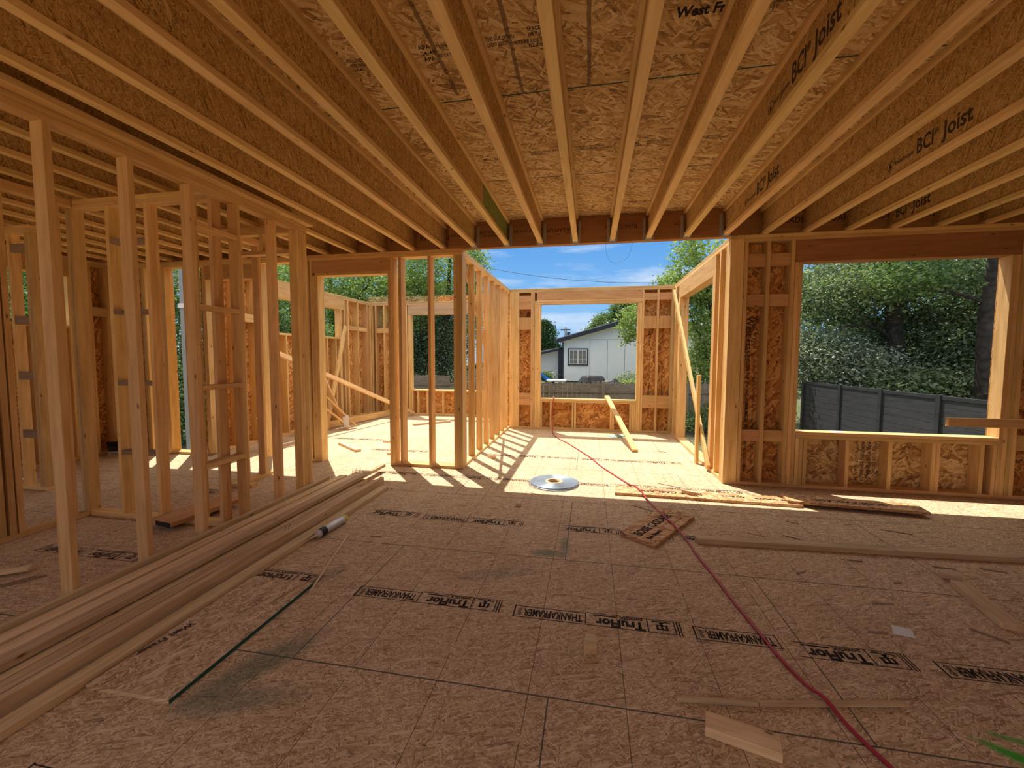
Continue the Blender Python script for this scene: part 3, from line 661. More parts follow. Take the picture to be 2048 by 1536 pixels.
plates(w7, 'x', -7.09, -5.56, FY, FO, bottom=((-7.09, -6.35), (-6.10, -5.56)))
vstud(w7, 'x', -6.43, FY, FO, n=2); vstud(w7, 'x', -6.09, FY, FO, n=2); vstud(w7, 'x', -5.70, FY, FO, n=2); vstud(w7, 'x', -6.90, FY, FO); vstud(w7, 'x', -6.70, FY, FO)
S('sheathing_panel', -7.10, -6.40, 5.191, 5.202, 0, 3.0, M['sheath'], w7)

# ------------------------------------------------------------------ writing on the floor
def stamp(x0, y, part='all', ink='ink'):
    """printed unit on the subfloor; x0 its left end as seen from the room, read from the other side"""
    z = .0009; A = lambda dx, dy=0: frame_on((x0+dx, y+dy, z), (-1, 0, 0), (0, -1, 0)); mm = M[ink]
    if part in ('all', 'left'):
        text('THANKAFRAMER', .088, A(.376), mm, floor, 1, .0030, width=.325)
        text('\u00ae', .045, A(.042, .018), mm, floor, 1, .0003, width=.026); text('\u00ae', .045, A(.042, -.018), mm, floor, 1, .0003, width=.026)
        strokes([(-.394, .0475, 0, .052), (-.394, -.052, 0, -.0475), (-.002, -.056, .006, .056), (-.397, -.058, -.392, .052)], A(0), mm, floor)
    if part in ('all', 'right'):
        text('TruFlor', .092, A(.708, -.010), mm, floor, 1, .0042, width=.262)
        text('pointSIX', .036, A(.700, .042), mm, floor, 1, .0012, width=.125); strokes([(-.565, -.048, -.435, -.038)], A(0), mm, floor)
        strokes([(-.722, .0475, -.400, .052), (-.722, -.062, -.400, -.0575), (-.726, -.062, -.720, .052)], A(0), mm, floor)
        text('West Fraser', .026, A(.848, .044), mm, floor, 1, .0008, width=.105)
        # emblem: leaf with stem over an open book shape
        strokes([(-.802, -.030, -.790, .030), (-.826, .020, -.766, .030), (-.826, -.012, -.814, .030), (-.778, -.012, -.766, .030), (-.812, -.014, -.780, -.004), (-.806, -.034, -.786, -.022)], A(0, .006), mm, floor)
        strokes([(-.862, .0475, -.725, .052), (-.862, -.062, -.725, -.0575), (-.865, -.062, -.859, .052), (-.880, -.064, -.873, .058), (-.894, -.064, -.888, .058)], A(0), mm, floor)
stamp(-.40, 2.25); stamp(-1.38, 2.27); stamp(.56, 2.24, 'left'); stamp(.62, 2.20, 'right'); stamp(1.62, 2.18)
stamp(-2.58, 2.33, 'right', 'ink_soft')
stamp(-1.44, 3.47); stamp(-2.40, 3.49, 'right'); stamp(-.63, 3.46, 'right', 'ink_soft'); stamp(.27, 3.44, 'left'); stamp(.30, 3.44, 'right'); stamp(1.22, 3.44, 'left', 'ink_soft')
for x in (-2.9, -1.95, -1.05, -.15, .78): stamp(x, 4.74, 'all', 'ink_soft')
for x in (-1.45, -.55, .33): stamp(x, 5.92, 'all', 'ink_soft')
stamp(-1.9, 1.0, 'all'); stamp(-4.0, 2.35, 'all', 'ink_soft'); stamp(-4.6, 3.7, 'right', 'ink_soft'); stamp(-4.4, 6.6, 'all', 'ink_soft'); stamp(-3.3, 5.9, 'all', 'ink_soft')
# writing on the ceiling deck, tops of the letters towards the viewer
zc = 3.0732
def on_deck(body, x, y, s_, width=None, ink='ink', b_=.0006): text(body, s_, frame_on((x, y, zc), (1, 0, 0), (0, -1, 0)), M[ink], ceil_, 1, b_, width=width)
on_deck('West Fraser', .375, 2.215, .085, .34, b_=.0035)
on_deck('THIS SIDE DOWN\nLADO ABAJO', -.56, 2.235, .040, .15); on_deck('SPACE PANELS\n1/8 INCH', -.34, 2.20, .036, .16); on_deck('SEPARE LOS PANELES', -.42, 2.262, .036, .24); on_deck('02-05-24', -.345, 2.295, .040, .12)
on_deck('APA\n24/40\nAPA', -.93, 2.25, .045, .085); on_deck('STRENGTH AXIS', -.84, 2.215, .034, .17, 'ink_soft'); on_deck('EJE DE RESISTENCIA', -.84, 2.28, .034, .19, 'ink_soft')
on_deck('MILL 333', -.90, 3.50, .055, .14); on_deck('STRENGTH AXIS THIS DIRECTION\nEJE DE RESISTENCIA', -.50, 3.46, .036, .26, 'ink_soft'); on_deck('THIS SIDE DOWN\nLADO ABAJO', -.15, 3.44, .036, .10); on_deck('SPACE PANELS\nSEPARE LOS PANELES', -.03, 3.44, .034, .17)
on_deck('APA\n24/40', .29, 3.46, .042, .07); on_deck('STRENGTH AXIS THIS DIRECTION\nEJE DE RESISTENCIA', .40, 3.44, .032, .18, 'ink_soft'); on_deck('West Fraser', .36, 4.68, .055, .24); on_deck('West Fraser', -.80, 4.62, .04, .10)
on_deck('SPACE PANELS\nSEPARE LOS PANELES', .82, 3.44, .034, .16, 'ink_soft'); on_deck('GLUTEN\nTEL LOCK\n24/40', -1.36, 2.27, .036, .13); on_deck('THIS SIDE DOWN\nH.T.', .80, 2.24, .036, .20)

# ------------------------------------------------------------------ lumber pile
pile_grp = 'two-by-fours in the pile beside the studs'
def lumber(x, z, y0, y1, flat, label, skew=0.0, dz=0.0):
    w_, t_ = .0845, .036
    o = B('two_by_four', (x-skew, y0, z), (x+skew, y1, z+dz), w_, t_, M['pile'], up=(0, 0, 1) if flat else (1, 0, 0))
    return tag(o, label, 'lumber', pile_grp)
zf = .0195
lumber(-2.882, .0455, -.1, 4.17, False, 'two-by-four stood on edge against the wall studs at the pile edge')
lumber(-2.80, zf, -.6, 4.22, True, 'flat two-by-four next to the on-edge one at the studs side', -.004)
lumber(-2.706, zf, -.2, 4.30, True, 'flat two-by-four with a pale face, third from the studs', .004)
lumber(-2.612, zf, -.5, 4.34, True, 'flat two-by-four lying under the pair stacked on top', 0)
lumber(-2.517, zf, -.3, 4.30, True, 'flat lower two-by-four, left of the splintered rough one', 0)
lumber(-2.423, zf, -.5, 4.02, True, 'rough flat two-by-four with dark splintered face', .003)
lumber(-2.328, zf, -.2, 4.10, True, 'flat two-by-four second from the open floor side', 0)
lumber(-2.172, zf, -.4, 4.13, True, 'outermost flat two-by-four bordering the open floor and caulk tube', 0)
lumber(-2.272, .0455+.0, -.35, 4.28, False, 'two-by-four on edge near the open floor side, bent nails at its tip', -.006)
lumber(-2.655, zf+.038, -.4, 4.46, True, 'upper two-by-four ending just short of the longest one', -.012)
lumber(-2.555, zf+.0385, -.3, 4.78, True, 'upper two-by-four reaching farthest towards the door opening', .012, .02)
lumber(-2.77, zf+.038, .1, 4.30, True, 'upper two-by-four resting close to the wall studs', .0)
# bent nails on the pile tips
def nail(p, d, l=.07, lab='bent steel nail sticking out of a board end in the pile'):
    p, d = Vector(p), Vector(d).normalized(); q = p+d*l
    o = tube('nail', [p, p+d*l*.6, q+Vector((.006, .004, -.002))], .0016, M['rust'], sides=5); tag(o, lab, 'nail', 'nails sticking out of the lumber pile'); return o
for p, dd, lab in (((-2.70, 4.36, .076), (.1, .1, 1), 'leftmost of three nails standing on the tip of the upper board'), ((-2.66, 4.38, .076), (-.1, 0, 1), 'middle nail of three standing on the tip of the upper board'), ((-2.63, 4.40, .076), (.2, .1, 1), 'rightmost of three nails standing on the tip of the upper board'),
        ((-2.275, 4.22, .089), (.1, 0, 1), 'nail nearer the viewer on the tip of the on-edge board'), ((-2.27, 4.25, .089), (-.2, .1, 1), 'nail at the very tip of the on-edge board'),
        ((-2.34, 2.86, .038), (.2, 0, 1), 'farther of two bent nails halfway along the pile'), ((-2.32, 2.80, .038), (-.1, .2, 1), 'nearer of two bent nails halfway along the pile'),
        ((-2.16, 4.12, .015), (.6, .6, -.15), 'nail poking forward from the end of the outermost board'), ((-2.14, 4.10, .02), (.9, .3, -.1), 'nail poking sideways from the end of the outermost board')):
    nail(p, dd, lab=lab)

# ------------------------------------------------------------------ loose things on the floor
sheet = E('strand_board_offcut', 'rectangular strand-board offcut with a dark green edge beside the lumber pile', 'board', (-1.93, 1.81, 0))
S('sheet', -2.118, -1.688, 1.35, 2.265, .0006, .0185, M['offcut'], sheet, long=1)
g = S('painted_edge', -1.6878, -1.6848, 1.35, 2.265, .0008, .0183, M['green_paint'], sheet); g['label'] = 'dark green painted edge'
# a stamp on the sheet
text('West Fraser', .05, frame_on((-1.93+1.93-.12, -.02, .0192), (-.2, -1, 0), (1, -.2, 0)), M['ink_soft'], sheet, 1, .002)

# rim planks by the wide window
def rim_plank(pts, z0, t_, label):
    o = prism('rim_board_offcut', pts, z0, z0+t_, M['plank']); tag(o, label, 'board', 'rim board planks on the floor'); return o
p1 = rim_plank([(.27, 4.41), (2.02, 4.36), (2.02, 4.60), (.29, 4.65)], .001, .028, 'long strand plank with black lettering, end nearest the steel coil')
p2 = rim_plank([(1.90, 4.40), (3.02, 4.30), (3.05, 4.53), (1.93, 4.63)], .0295, .026, 'strand plank overlapping the end of the longer plank, below the window')
p3 = rim_plank([(.26, 3.40), (.50, 3.205), (.93, 3.87), (.68, 4.06)], .001, .03, 'short tilted strand plank with black lettering under the red hose')
def on_floor_obj(par, body, x, y, z, s_, ang, sx=1, b_=.003, ink='ink'): text(body, s_, Matrix.Translation((x, y, z)) @ Matrix.Rotation(R(ang), 4, 'Z'), M[ink], par, sx, b_)
on_floor_obj(p1, 'BOISE CASCADE', 1.15, 4.515, .0298, .09, 178.5, .95); on_floor_obj(p1, 'Rim Board', 1.55, 4.50, .0298, .05, 178.5); on_floor_obj(p1, 'BOISE CASCADE', 2.00, 4.48, .0298, .05, 178.5)
on_floor_obj(p2, 'BOISE CASCADE', 2.75, 4.43, .0560, .09, 175, .9); on_floor_obj(p3, 'BOISE CASCADE', .385, 3.36, .0318, .10, 57, .8, .004); on_floor_obj(p3, 'Rim Board', .46, 3.30, .0318, .05, 57)
o = B('two_by_four', (.83, 3.395, .0195), (3.6, 3.53, .0195), .088, .037, M['pile']); tag(o, 'long two-by-four lying alone across the floor right of the red hose', 'lumber')
def piece(name, p0, p1, w_, t_, label, cat='lumber', up=(0, 0, 1), m='pile', grp=None): o = B(name, p0, p1, w_, t_, M[m], up=up); return tag(o, label, cat, grp)
piece('short_board', (2.30, 3.02, .0195), (2.21, 2.575, .0195), .088, .037, 'short two-by-four piece with nail holes near the right edge of the floor')
piece('wood_block', (2.28, 3.14, .02), (2.375, 3.11, .02), .045, .038, 'small wood block right of the long lone two-by-four', 'block')
piece('wood_strip', (.375, 1.765, .009), (.70, 1.80, .009), .022, .016, 'left half of a thin broken wood strip under the hose', 'strip')
piece('wood_strip', (.703, 1.80, .009), (1.285, 1.905, .014), .022, .014, 'right half of a thin wood strip crossed by the hose', 'strip')
piece('wood_offcut', (.46, 1.65, .0195), (.70, 1.585, .0195), .088, .037, 'chunky knotty two-by-four offcut lying just below the thin strip', 'offcut')
o = prism('wood_wedge', [(-.010, 1.960), (.052, 1.985), (.058, 2.01), (.012, 2.115), (-.012, 1.985)], .0005, .052, M['pile'])
tag(o, 'pale triangular wood wedge standing alone in the middle of the floor', 'wedge')
piece('wood_block', (-.685, 3.90, .018), (-.635, 3.895, .018), .035, .034, 'tiny wood cube between the steel coil and the stamped floor text', 'block')
piece('wood_block', (.955, 4.52, .049), (1.09, 4.455, .049), .036, .037, 'small offcut block sitting on the lettered rim plank', 'block')
piece('wood_block', (-1.41, 5.73, .016), (-1.30, 5.71, .016), .05, .030, 'small block in the striped shadows of the bay floor', 'block')
piece('wood_block', (-2.90, 5.62, .018), (-2.80, 5.62, .018), .04, .03, 'small block on the sunlit floor seen through the studs', 'block')
piece('wood_block', (-3.40, 6.45, .018), (-3.28, 6.42, .018), .045, .034, 'little block inside the door opening on the sunny floor', 'block')
piece('short_board', (-4.0, 6.15, .0195), (-3.42, 5.70, .0195), .088, .037, 'short board lying on the sunny floor beyond the door opening', 'lumber')
piece('short_board', (-3.62, 8.15, .0195), (-3.02, 8.75, .0195), .088, .037, 'short board lying beyond the middle studs of the left wall', 'lumber')
pk = E('wide_plank', 'wide plank with a black painted end lying across the closet bottom plate', 'plank', (-3.45, 3.1, 0)); B('plank', (-3.475, 2.775, .0575), (-3.40, 3.42, .0575), .27, .037, M['header'], pk); g = B('painted_end', (-3.4752, 2.7735, .0575), (-3.475, 2.7748, .0575), .271, .038, M['black'], pk); g['label'] = 'black painted end'
piece('scrap_board', (-4.3, 1.60, .012), (-3.63, 2.06, .03), .06, .02, 'thin curved scrap board on the dark closet floor', 'scrap')
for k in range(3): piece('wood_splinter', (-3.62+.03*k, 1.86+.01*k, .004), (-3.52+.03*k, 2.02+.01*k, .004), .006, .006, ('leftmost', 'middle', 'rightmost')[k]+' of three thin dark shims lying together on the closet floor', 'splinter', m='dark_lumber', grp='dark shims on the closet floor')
# splinters and chips
chip = bpy.data.meshes.new('chip'); chip.from_pydata([(-.5, -.5, 0), (.5, -.4, 0), (.5, .5, 0), (-.45, .4, 0), (-.5, -.5, 1), (.5, -.4, 1), (.5, .5, 1), (-.45, .4, 1)], [], [(3, 2, 1, 0), (4, 5, 6, 7), (0, 1, 5, 4), (1, 2, 6, 5), (2, 3, 7, 6), (3, 0, 4, 7)])
chip.materials.append(M['dark_lumber'])
chip2 = chip.copy(); chip2.materials.clear(); chip2.materials.append(M['pile'])
spots = [
    (1.35, 3.62, .14, -25, 'dark splinter touching the far edge of the lone long two-by-four'), (1.60, 3.62, .12, -30, 'dark splinter just behind the lone two-by-four, right of its marked end'),
    (1.7, 2.72, .12, 5, 'dark splinter between the lone two-by-four and the large floor stamps'), (2.0, 2.86, .10, 20, 'splinter lying on the green seam left of the short nailed piece'),
    (1.5, 2.42, .10, 5, 'short dark splinter left of the torn white paper scrap'), (2.05, 2.50, .14, -45, 'slanted dark splinter right of the torn white paper scrap'),
    (2.15, 2.2, .16, -35, 'long dark splinter near the end of the short nailed piece'), (2.4, 3.28, .13, -10, 'splinter just in front of the lone two-by-four near the small block'),
    (1.86, 3.28, .10, 0, 'flat splinter in front of the middle of the lone two-by-four'), (.0, 2.46, .10, -8, 'single dark splinter behind the pale triangular wedge'),
    (-1.66, 3.0, .09, 15, 'small splinter just right of the adhesive cartridge'), (2.7, 3.30, .14, -15, 'splinter in front of the lone two-by-four close to the right wall'),
    (1.17, 2.32, .05, 80, 'curled chip beside the hose just above the cut floor stamp'), (1.95, 1.95, .12, -12, 'dark splinter under the rightmost large floor stamp'),
    (.52, 4.05, .22, -38, 'thin dark stick between the lettered plank and the tilted plank'), (-.55, 4.28, .16, -35, 'thin splinter in the shade edge just below the steel coil'),
    (1.4, 3.02, .08, 30, 'little splinter on the seam right of the hose'), (1.95, 3.0, .06, 20, 'tiny splinter on the seam midway to the right wall'),
    (-1.0, 6.1, .1, 20, 'splinter among the striped stud shadows of the bay'), (.9, 4.85, .28, -30, 'long thin sliver in the sun beside the bay corner post'),
    (1.1, 6.6, .2, -30, 'sliver on the sunlit bay floor near the upright stake'), (-2.6, 5.2, .2, 30, 'sliver in the sunlit door opening of the left wall'),
    (2.5, 3.9, .2, -20, 'splinter in the shade between window wall and lone two-by-four'), (1.75, 3.95, .1, -40, 'small splinter below the joint of the two lettered planks'),
    (2.2, 4.0, .07, 10, 'tiny chip in the shade below the overlapping plank'), (-1.62, 2.45, .06, 70, 'small pale splinter at the far tip of the green-edged sheet')]
for k, (x, y, l, a, lab) in enumerate(spots):
    o = bpy.data.objects.new('wood_splinter', chip if k % 3 else chip2); COL.objects.link(o); o.location = (x, y, .001); o.rotation_euler = (0, 0, R(a)); o.scale = (l, .008+.004*(k % 3), .004)
    tag(o, lab, 'splinter', 'loose splinters scattered on the floor')
o = piece('wood_splinter', (-1.90, 3.0, .004), (-1.66, 2.20, .004), .012, .005, 'long thin batten strip between the caulk tube and the green-edged sheet', 'splinter')
o = mesh('paper_scrap', [(1.57, 2.42, .002), (1.66, 2.40, .002), (1.68, 2.47, .010), (1.61, 2.50, .004)], [(0, 1, 2, 3)], M['white']); tag(o, 'torn white paper scrap on the open floor at right', 'paper')
o = mesh('paper_scrap', [(2.58, 5.08, .6295), (2.70, 5.07, .6295), (2.73, 5.13, .635), (2.66, 5.16, .630), (2.60, 5.13, .634)], [(0, 1, 2, 3, 4)], M['white']); tag(o, 'crumpled white scrap lying on the wide window sill', 'paper')
M['teal'] = plain('teal_paper', (.22, .42, .38), .7)
o = mesh('paper_sheet', [(.28, 7.80, .004), (.42, 7.65, .004), (.66, 7.72, .014), (.64, 7.92, .006)], [(0, 1, 2, 3)], M['teal']); tag(o, 'small teal sheet on the bay floor beneath the window', 'paper')
# shavings
sv, sf = [], []
for k in range(26):
    x, y, a, l = -.28+random.uniform(-.22, .22), 6.93+random.uniform(-.25, .25), random.uniform(0, math.pi), random.uniform(.03, .10)
    dx, dy = math.cos(a)*l, math.sin(a)*l; n0 = len(sv); wd = .008
    sv += [(x-dx, y-dy, .002), (x-dx-dy*.1, y-dy+dx*.1+wd, .002), (x+dx, y+dy+wd, .012), (x+dx, y+dy, .012)]; sf.append((n0, n0+1, n0+2, n0+3))
o = mesh('wood_shavings', sv, sf, M['pile']); tag(o, 'loose heap of pale wood shavings on the sunny bay floor', 'shavings', kind='stuff')

# caulk tube
ct = E('caulk_tube', 'silver, black and yellow adhesive cartridge beside the lumber pile', 'tube', (-2.085, 3.005, .0345), 0); ct.matrix_basis = ct.matrix_basis @ Matrix.Diagonal((1.25, 1.25, 1.25, 1))
ax = Vector((.06, .998, 0)).normalized(); rotm = ax.to_track_quat('Z', 'Y').to_matrix().to_4x4()
def tpart(nm, prof, m_, lab=None):
    o = lathe(nm, prof, M[m_], ct, 32); o.matrix_basis = rotm
    if lab: o['label'] = lab
tpart('barrel', [(0, -.10), (.025, -.10), (.0262, -.098), (.0262, .17), (.024, .175), (0, .175)], 'tube_metal')
tpart('dark_band', [(.0264, -.085), (.0266, -.084), (.0266, -.035), (.0264, -.034)], 'black', 'dark band at the nozzle end')
# coloured label panel on one side of the barrel
v, f = [], []
for k in range(9):
    th = R(-60+k*12)
    for z in (-.035, .15): v.append((.0267*math.cos(th), .0267*math.sin(th), z))
for k in range(8): f.append((2*k, 2*k+2, 2*k+3, 2*k+1))
for nm, m_, a0 in (('label_panel', 'tube_green', 0), ('yellow_stripe', 'tube_yellow', 1)):
    vv = v if a0 == 0 else [(.0269*math.cos(R(28+k*6)), .0269*math.sin(R(28+k*6)), z) for k in range(9) for z in (-.035, .16)]
    o = mesh(nm, vv, f, M[m_], ct, smooth=True); o.matrix_basis = rotm @ Matrix.Rotation(R(-35), 4, 'Z')
tpart('end_cap', [(.0268, .150), (.0272, .152), (.0272, .168), (.0268, .17)], 'tube_yellow', 'yellow end band')
tpart('nozzle', [(.020, -.1005), (.012, -.106), (.008, -.115), (.0045, -.165), (0, -.166)], 'nozzle', 'clear plastic nozzle')

# steel strapping coil
cx, cy = -.385, 4.68
coil = E('steel_coil', 'flat coil of grey steel strapping lying on the sunlit floor', 'coil', (cx, cy, 0))
prof = []
for k in range(22):
    r_ = .10+k*.0078; prof += [(r_, .002), (r_+.0006, .030+.002*math.sin(k*1.7)), (r_+.0058, .030+.002*math.sin(k*1.7)), (r_+.0062, .010)]
lathe('strapping', prof, M['coil'], coil, 72)
lathe('cardboard_core', [(.070, .0005), (.070, .034), (.098, .034), (.098, .0005)], M['card'], coil, 48)
tube('loose_turn', [(.285*math.cos(a)+.004*math.sin(3*a), .285*math.sin(a), .010+.006*math.sin(2*a)) for a in [2*math.pi*k/60 for k in range(58)]], .004, M['coil'], coil, 6)

# red air hose
hp = [(-.695, 8.42, .50), (-.70, 8.33, .635), (-.70, 8.20, .645), (-.705, 8.165, .56), (-.73, 8.12, .30), (-.70, 8.02, .08), (-.66, 7.72, .011), (-.53, 7.30, .009), (-.34, 6.90, .009), (-.16, 6.45, .009), (.01, 6.02, .009), (.15, 5.55, .009), (.33, 5.08, .010), (.45, 4.78, .012), (.50, 4.64, .036), (.55, 4.42, .038), (.58, 4.27, .018), (.66, 3.78, .038), (.705, 3.60, .040), (.76, 3.36, .016), (.78, 3.12, .009), (.82, 2.82, .009), (.84, 2.60, .009), (.87, 2.38, .009), (.905, 2.13, .009), (.945, 1.95, .012), (.975, 1.865, .026), (1.00, 1.76, .012), (1.03, 1.66, .009), (1.08, 1.52, .009), (1.2, 1.2, .009), (1.5, .6, .009)]
o = tube('air_hose', spline(hp, 6), .0078, M['hose'], sides=10); tag(o, 'long red air hose running from the bay window across the floor', 'hose')

# carton
cb = E('nail_box', 'open cardboard nail carton with a black label standing by the outer wall', 'box', (-6.70, 4.88, 0), R(30)); cb.matrix_basis = cb.matrix_basis @ Matrix.Diagonal((.8, .8, .9, 1))
bxm = plain('carton_white', (.55, .47, .40), .7); M['carton'] = bxm
me = bpy.data.meshes.new('carton'); v = [(-.15, -.1, .001), (.15, -.1, .001), (.15, .1, .001), (-.15, .1, .001), (-.15, -.1, .15), (.15, -.1, .15), (.15, .1, .15), (-.15, .1, .15), (-.14, -.09, .15), (.14, -.09, .15), (.14, .09, .15), (-.14, .09, .15), (-.14, -.09, .01), (.14, -.09, .01), (.14, .09, .01), (-.14, .09, .01)]
f = [(3, 2, 1, 0), (0, 1, 5, 4), (1, 2, 6, 5), (2, 3, 7, 6), (3, 0, 4, 7), (4, 5, 9, 8), (5, 6, 10, 9), (6, 7, 11, 10), (7, 4, 8, 11), (8, 9, 13, 12), (9, 10, 14, 13), (10, 11, 15, 14), (11, 8, 12, 15), (12, 13, 14, 15)]
o = mesh('carton', v, f, M['carton'], cb)
mesh('black_label', [(-.15, -.1015, .07), (.15, -.1015, .07), (.15, -.1015, .148), (-.15, -.1015, .148)], [(0, 1, 2, 3)], M['black'], cb)
v = [(-.15, -.10, .15), (.15, -.10, .15), (.15, -.15, .235), (-.15, -.15, .235), (-.15, -.103, .148), (.15, -.103, .148), (.15, -.154, .233), (-.15, -.154, .233)]
mesh('open_flap', v, [(0, 1, 2, 3), (7, 6, 5, 4), (0, 4, 5, 1), (2, 6, 7, 3), (1, 5, 6, 2), (0, 3, 7, 4)], M['black'], cb)
text('NAILS', .05, frame_on((-.13, -.1025, .035), (1, 0, 0), (0, 0, 1)), M['black'], cb, 1)
# ------------------------------------------------------------------ leaning braces
o = B('leaning_board', (.32, 8.30, .680), (.685, 6.50, .025), .088, .037, M['stud']); tag(o, 'two-by-four leaning from the bay window sill down to the floor', 'lumber')
o = B('wall_brace', (1.475, 8.10, 2.63), (1.475, 5.56, .06), .088, .037, M['stud'], up=(1, 0, 0)); tag(o, 'long diagonal brace leaning across the tall door opening of the bay', 'brace')
o = S('wood_stake', 1.410, 1.450, 5.92, 6.00, .0005, 1.20, M['stud']); tag(o, 'upright stake nailed beside the diagonal brace in the bay', 'stake')
o = S('horizontal_brace', 3.37, 5.055, 4.66, 4.70, .785, .868, M['stud']); tag(o, 'horizontal two-by-four projecting across the right end of the wide window', 'lumber')
fr_grp = 'wall braces in the far left room'
for a, b_, lab, up in (
    ((-5.15, 5.75, 1.62), (-4.22, 9.55, .06), 'long diagonal brace sloping to the floor under the far window', (1, .2, .3)),
    ((-5.30, 8.42, 2.10), (-4.98, 7.20, .03), 'pale board leaning steeply against the high window sill', (1, 0, 0)),
    ((-5.33, 7.55, 1.15), (-4.76, 7.42, .12), 'short brace with a white tag in the far left room', (0, 1, 0)),
    ((-5.36, 6.9, .88), (-4.66, 7.48, .04), 'lower of the two crossing diagonal braces in the far room', (.6, .6, .5)),
    ((-5.30, 6.8, 1.25), (-4.60, 7.62, .04), 'upper of the two crossing diagonal braces in the far room', (.6, .6, .5))):
    o = B('wall_brace', a, b_, .088, .037, M['stud'], up=up); tag(o, lab, 'brace', fr_grp)
o = B('floor_board', (-5.18, 6.6, .09), (-4.72, 9.4, .09), .12, .037, M['stud'], up=(1, -.1, 0)); tag(o, 'long board standing on edge along the far room floor', 'lumber')
o = B('wall_brace', (-5.2, 5.75, .42), (-4.72, 5.38, .03), .1, .037, M['stud'], up=(0, 1, .3)); tag(o, 'pale short brace near the floor glimpsed through the closet studs', 'brace', fr_grp)
o = mesh('paper_tag', [(-4.74, 7.36, .25), (-4.70, 7.36, .06), (-4.60, 7.36, .07), (-4.62, 7.38, .30)], [(0, 1, 2, 3)], M['white']); tag(o, 'white paper tag hanging from a brace in the far room', 'tag')
# hanging wire under the beam
o = tube('loose_wire', spline([(.155, 5.10, 2.763), (.165, 5.11, 2.66), (.21, 5.12, 2.56), (.30, 5.12, 2.54), (.41, 5.11, 2.60), (.46, 5.10, 2.763)], 6), .0012, M['rust'], sides=5); tag(o, 'thin loop of wire hanging below the laminated beam', 'wire')

# ------------------------------------------------------------------ outdoors: fences
M['fence_wood'] = wood('weathered_fence_wood', (.30, .25, .20), (.15, .115, .09), knots=True, vary=.12)
M['fence_black'] = plain('black_composite', (.035, .037, .04), .5, noise=.2, nscale=8)
M['fence_grey'] = wood('grey_composite_slats', (.062, .062, .066), (.040, .040, .044), knots=False, vary=.04, rough=.5)
def picket_fence(name, x0, x1, y0, y1, ztop, zbot, label, post_at=()):
    e = E(name, label, 'fence', ((x0+x1)/2, (y0+y1)/2, zbot)); o_ = e.matrix_basis.inverted()
    d = Vector((x1-x0, y1-y0, 0)); L_ = d.length; d.normalize(); nrm = Vector((-d.y, d.x, 0))
    n = int(L_/.145); per = max(1, n//max(1, int(L_/2.4)))
    v, f = [], []; sec = 0
    def flush():
        nonlocal v, f
        if v: mesh('picket_panel', [o_ @ Vector(q) for q in v], f, M['fence_wood'], e)
        v, f = [], []
    for k in range(n):
        s0 = k*.145; h_ = ztop+random.uniform(-.025, .02); w_ = .141
        base = Vector((x0, y0, 0))+d*s0; th = nrm*.016
        prof = [(0, zbot), (w_, zbot), (w_, h_-.05), (w_-.03, h_), (.03, h_), (0, h_-.05)]
        i = len(v)
        for off in (Vector((0, 0, 0)), th):
            for a, z in prof: p = base+d*a+off; v.append((p.x, p.y, z))
        f += [tuple(i+q for q in range(6)), tuple(i+11-q for q in range(6))]+[(i+q, i+6+q, i+6+(q+1) % 6, i+(q+1) % 6) for q in range(6)]
        if (k+1) % per == 0: flush()
    flush()
    for z in (ztop-.28, (ztop+zbot)/2, zbot+.25): B('rail', Vector((x0, y0, z))-nrm*.021, Vector((x1, y1, z))-nrm*.021, .04, .085, M['fence_wood'], e)
    for s0 in post_at:
        p = Vector((x0, y0, 0))+d*s0-nrm*.09; pp = B('fence_post', (p.x, p.y, zbot-.1), (p.x, p.y, ztop+.02), .09, .09, M['fence_wood'], e, up=(0, 1, 0))
picket_fence('wooden_fence', -4.0, 6.05, 12.6, 13.75, .67, -1.1, 'weathered grey picket fence crossing behind the bay window', (.4, 2.8, 4.42, 6.9, 9.3))
picket_fence('wooden_fence', -14.5, -4.25, 13.6, 12.7, .84, -1.1, 'weathered picket fence deep in shade behind the far left room', (1, 3.4, 5.8, 8.2))
bf = E('privacy_fence', 'black horizontal-board privacy fence outside the wide window', 'fence', (6.2, 10, -1.1)); bfi = bf.matrix_basis.inverted()
fpts = [(6.17, 13.60), (6.19, 11.80), (6.22, 10.35), (6.30, 8.92), (6.42, 7.1), (6.54, 5.3), (6.6, 3.5)]
for k, (x, y) in enumerate(fpts):
    B('fence_post', (x, y, -1.2), (x, y, .77), .10, .10, M['fence_black'], bf, up=(0, 1, 0))
    if k:
        xa, ya = fpts[k-1]
        B('top_rail', (xa, ya-.05, .72), (x, y+.05, .72), .05, .07, M['fence_black'], bf)
        for j in range(11):
            z = -1.0+j*.155; B('fence_board', (xa, ya-.05, z+.07), (x, y+.05, z+.07), .148, .02, M['fence_grey'], bf, up=(1, 0, 0))
        B('dark_gap_sheet', (xa+.016, ya-.05, -.22), (x+.016, y+.05, -.22), 1.72, .006, M['fence_black'], bf, up=(1, 0, 0))  # added dark sheet blocking light through the gaps, so grooves look shaded

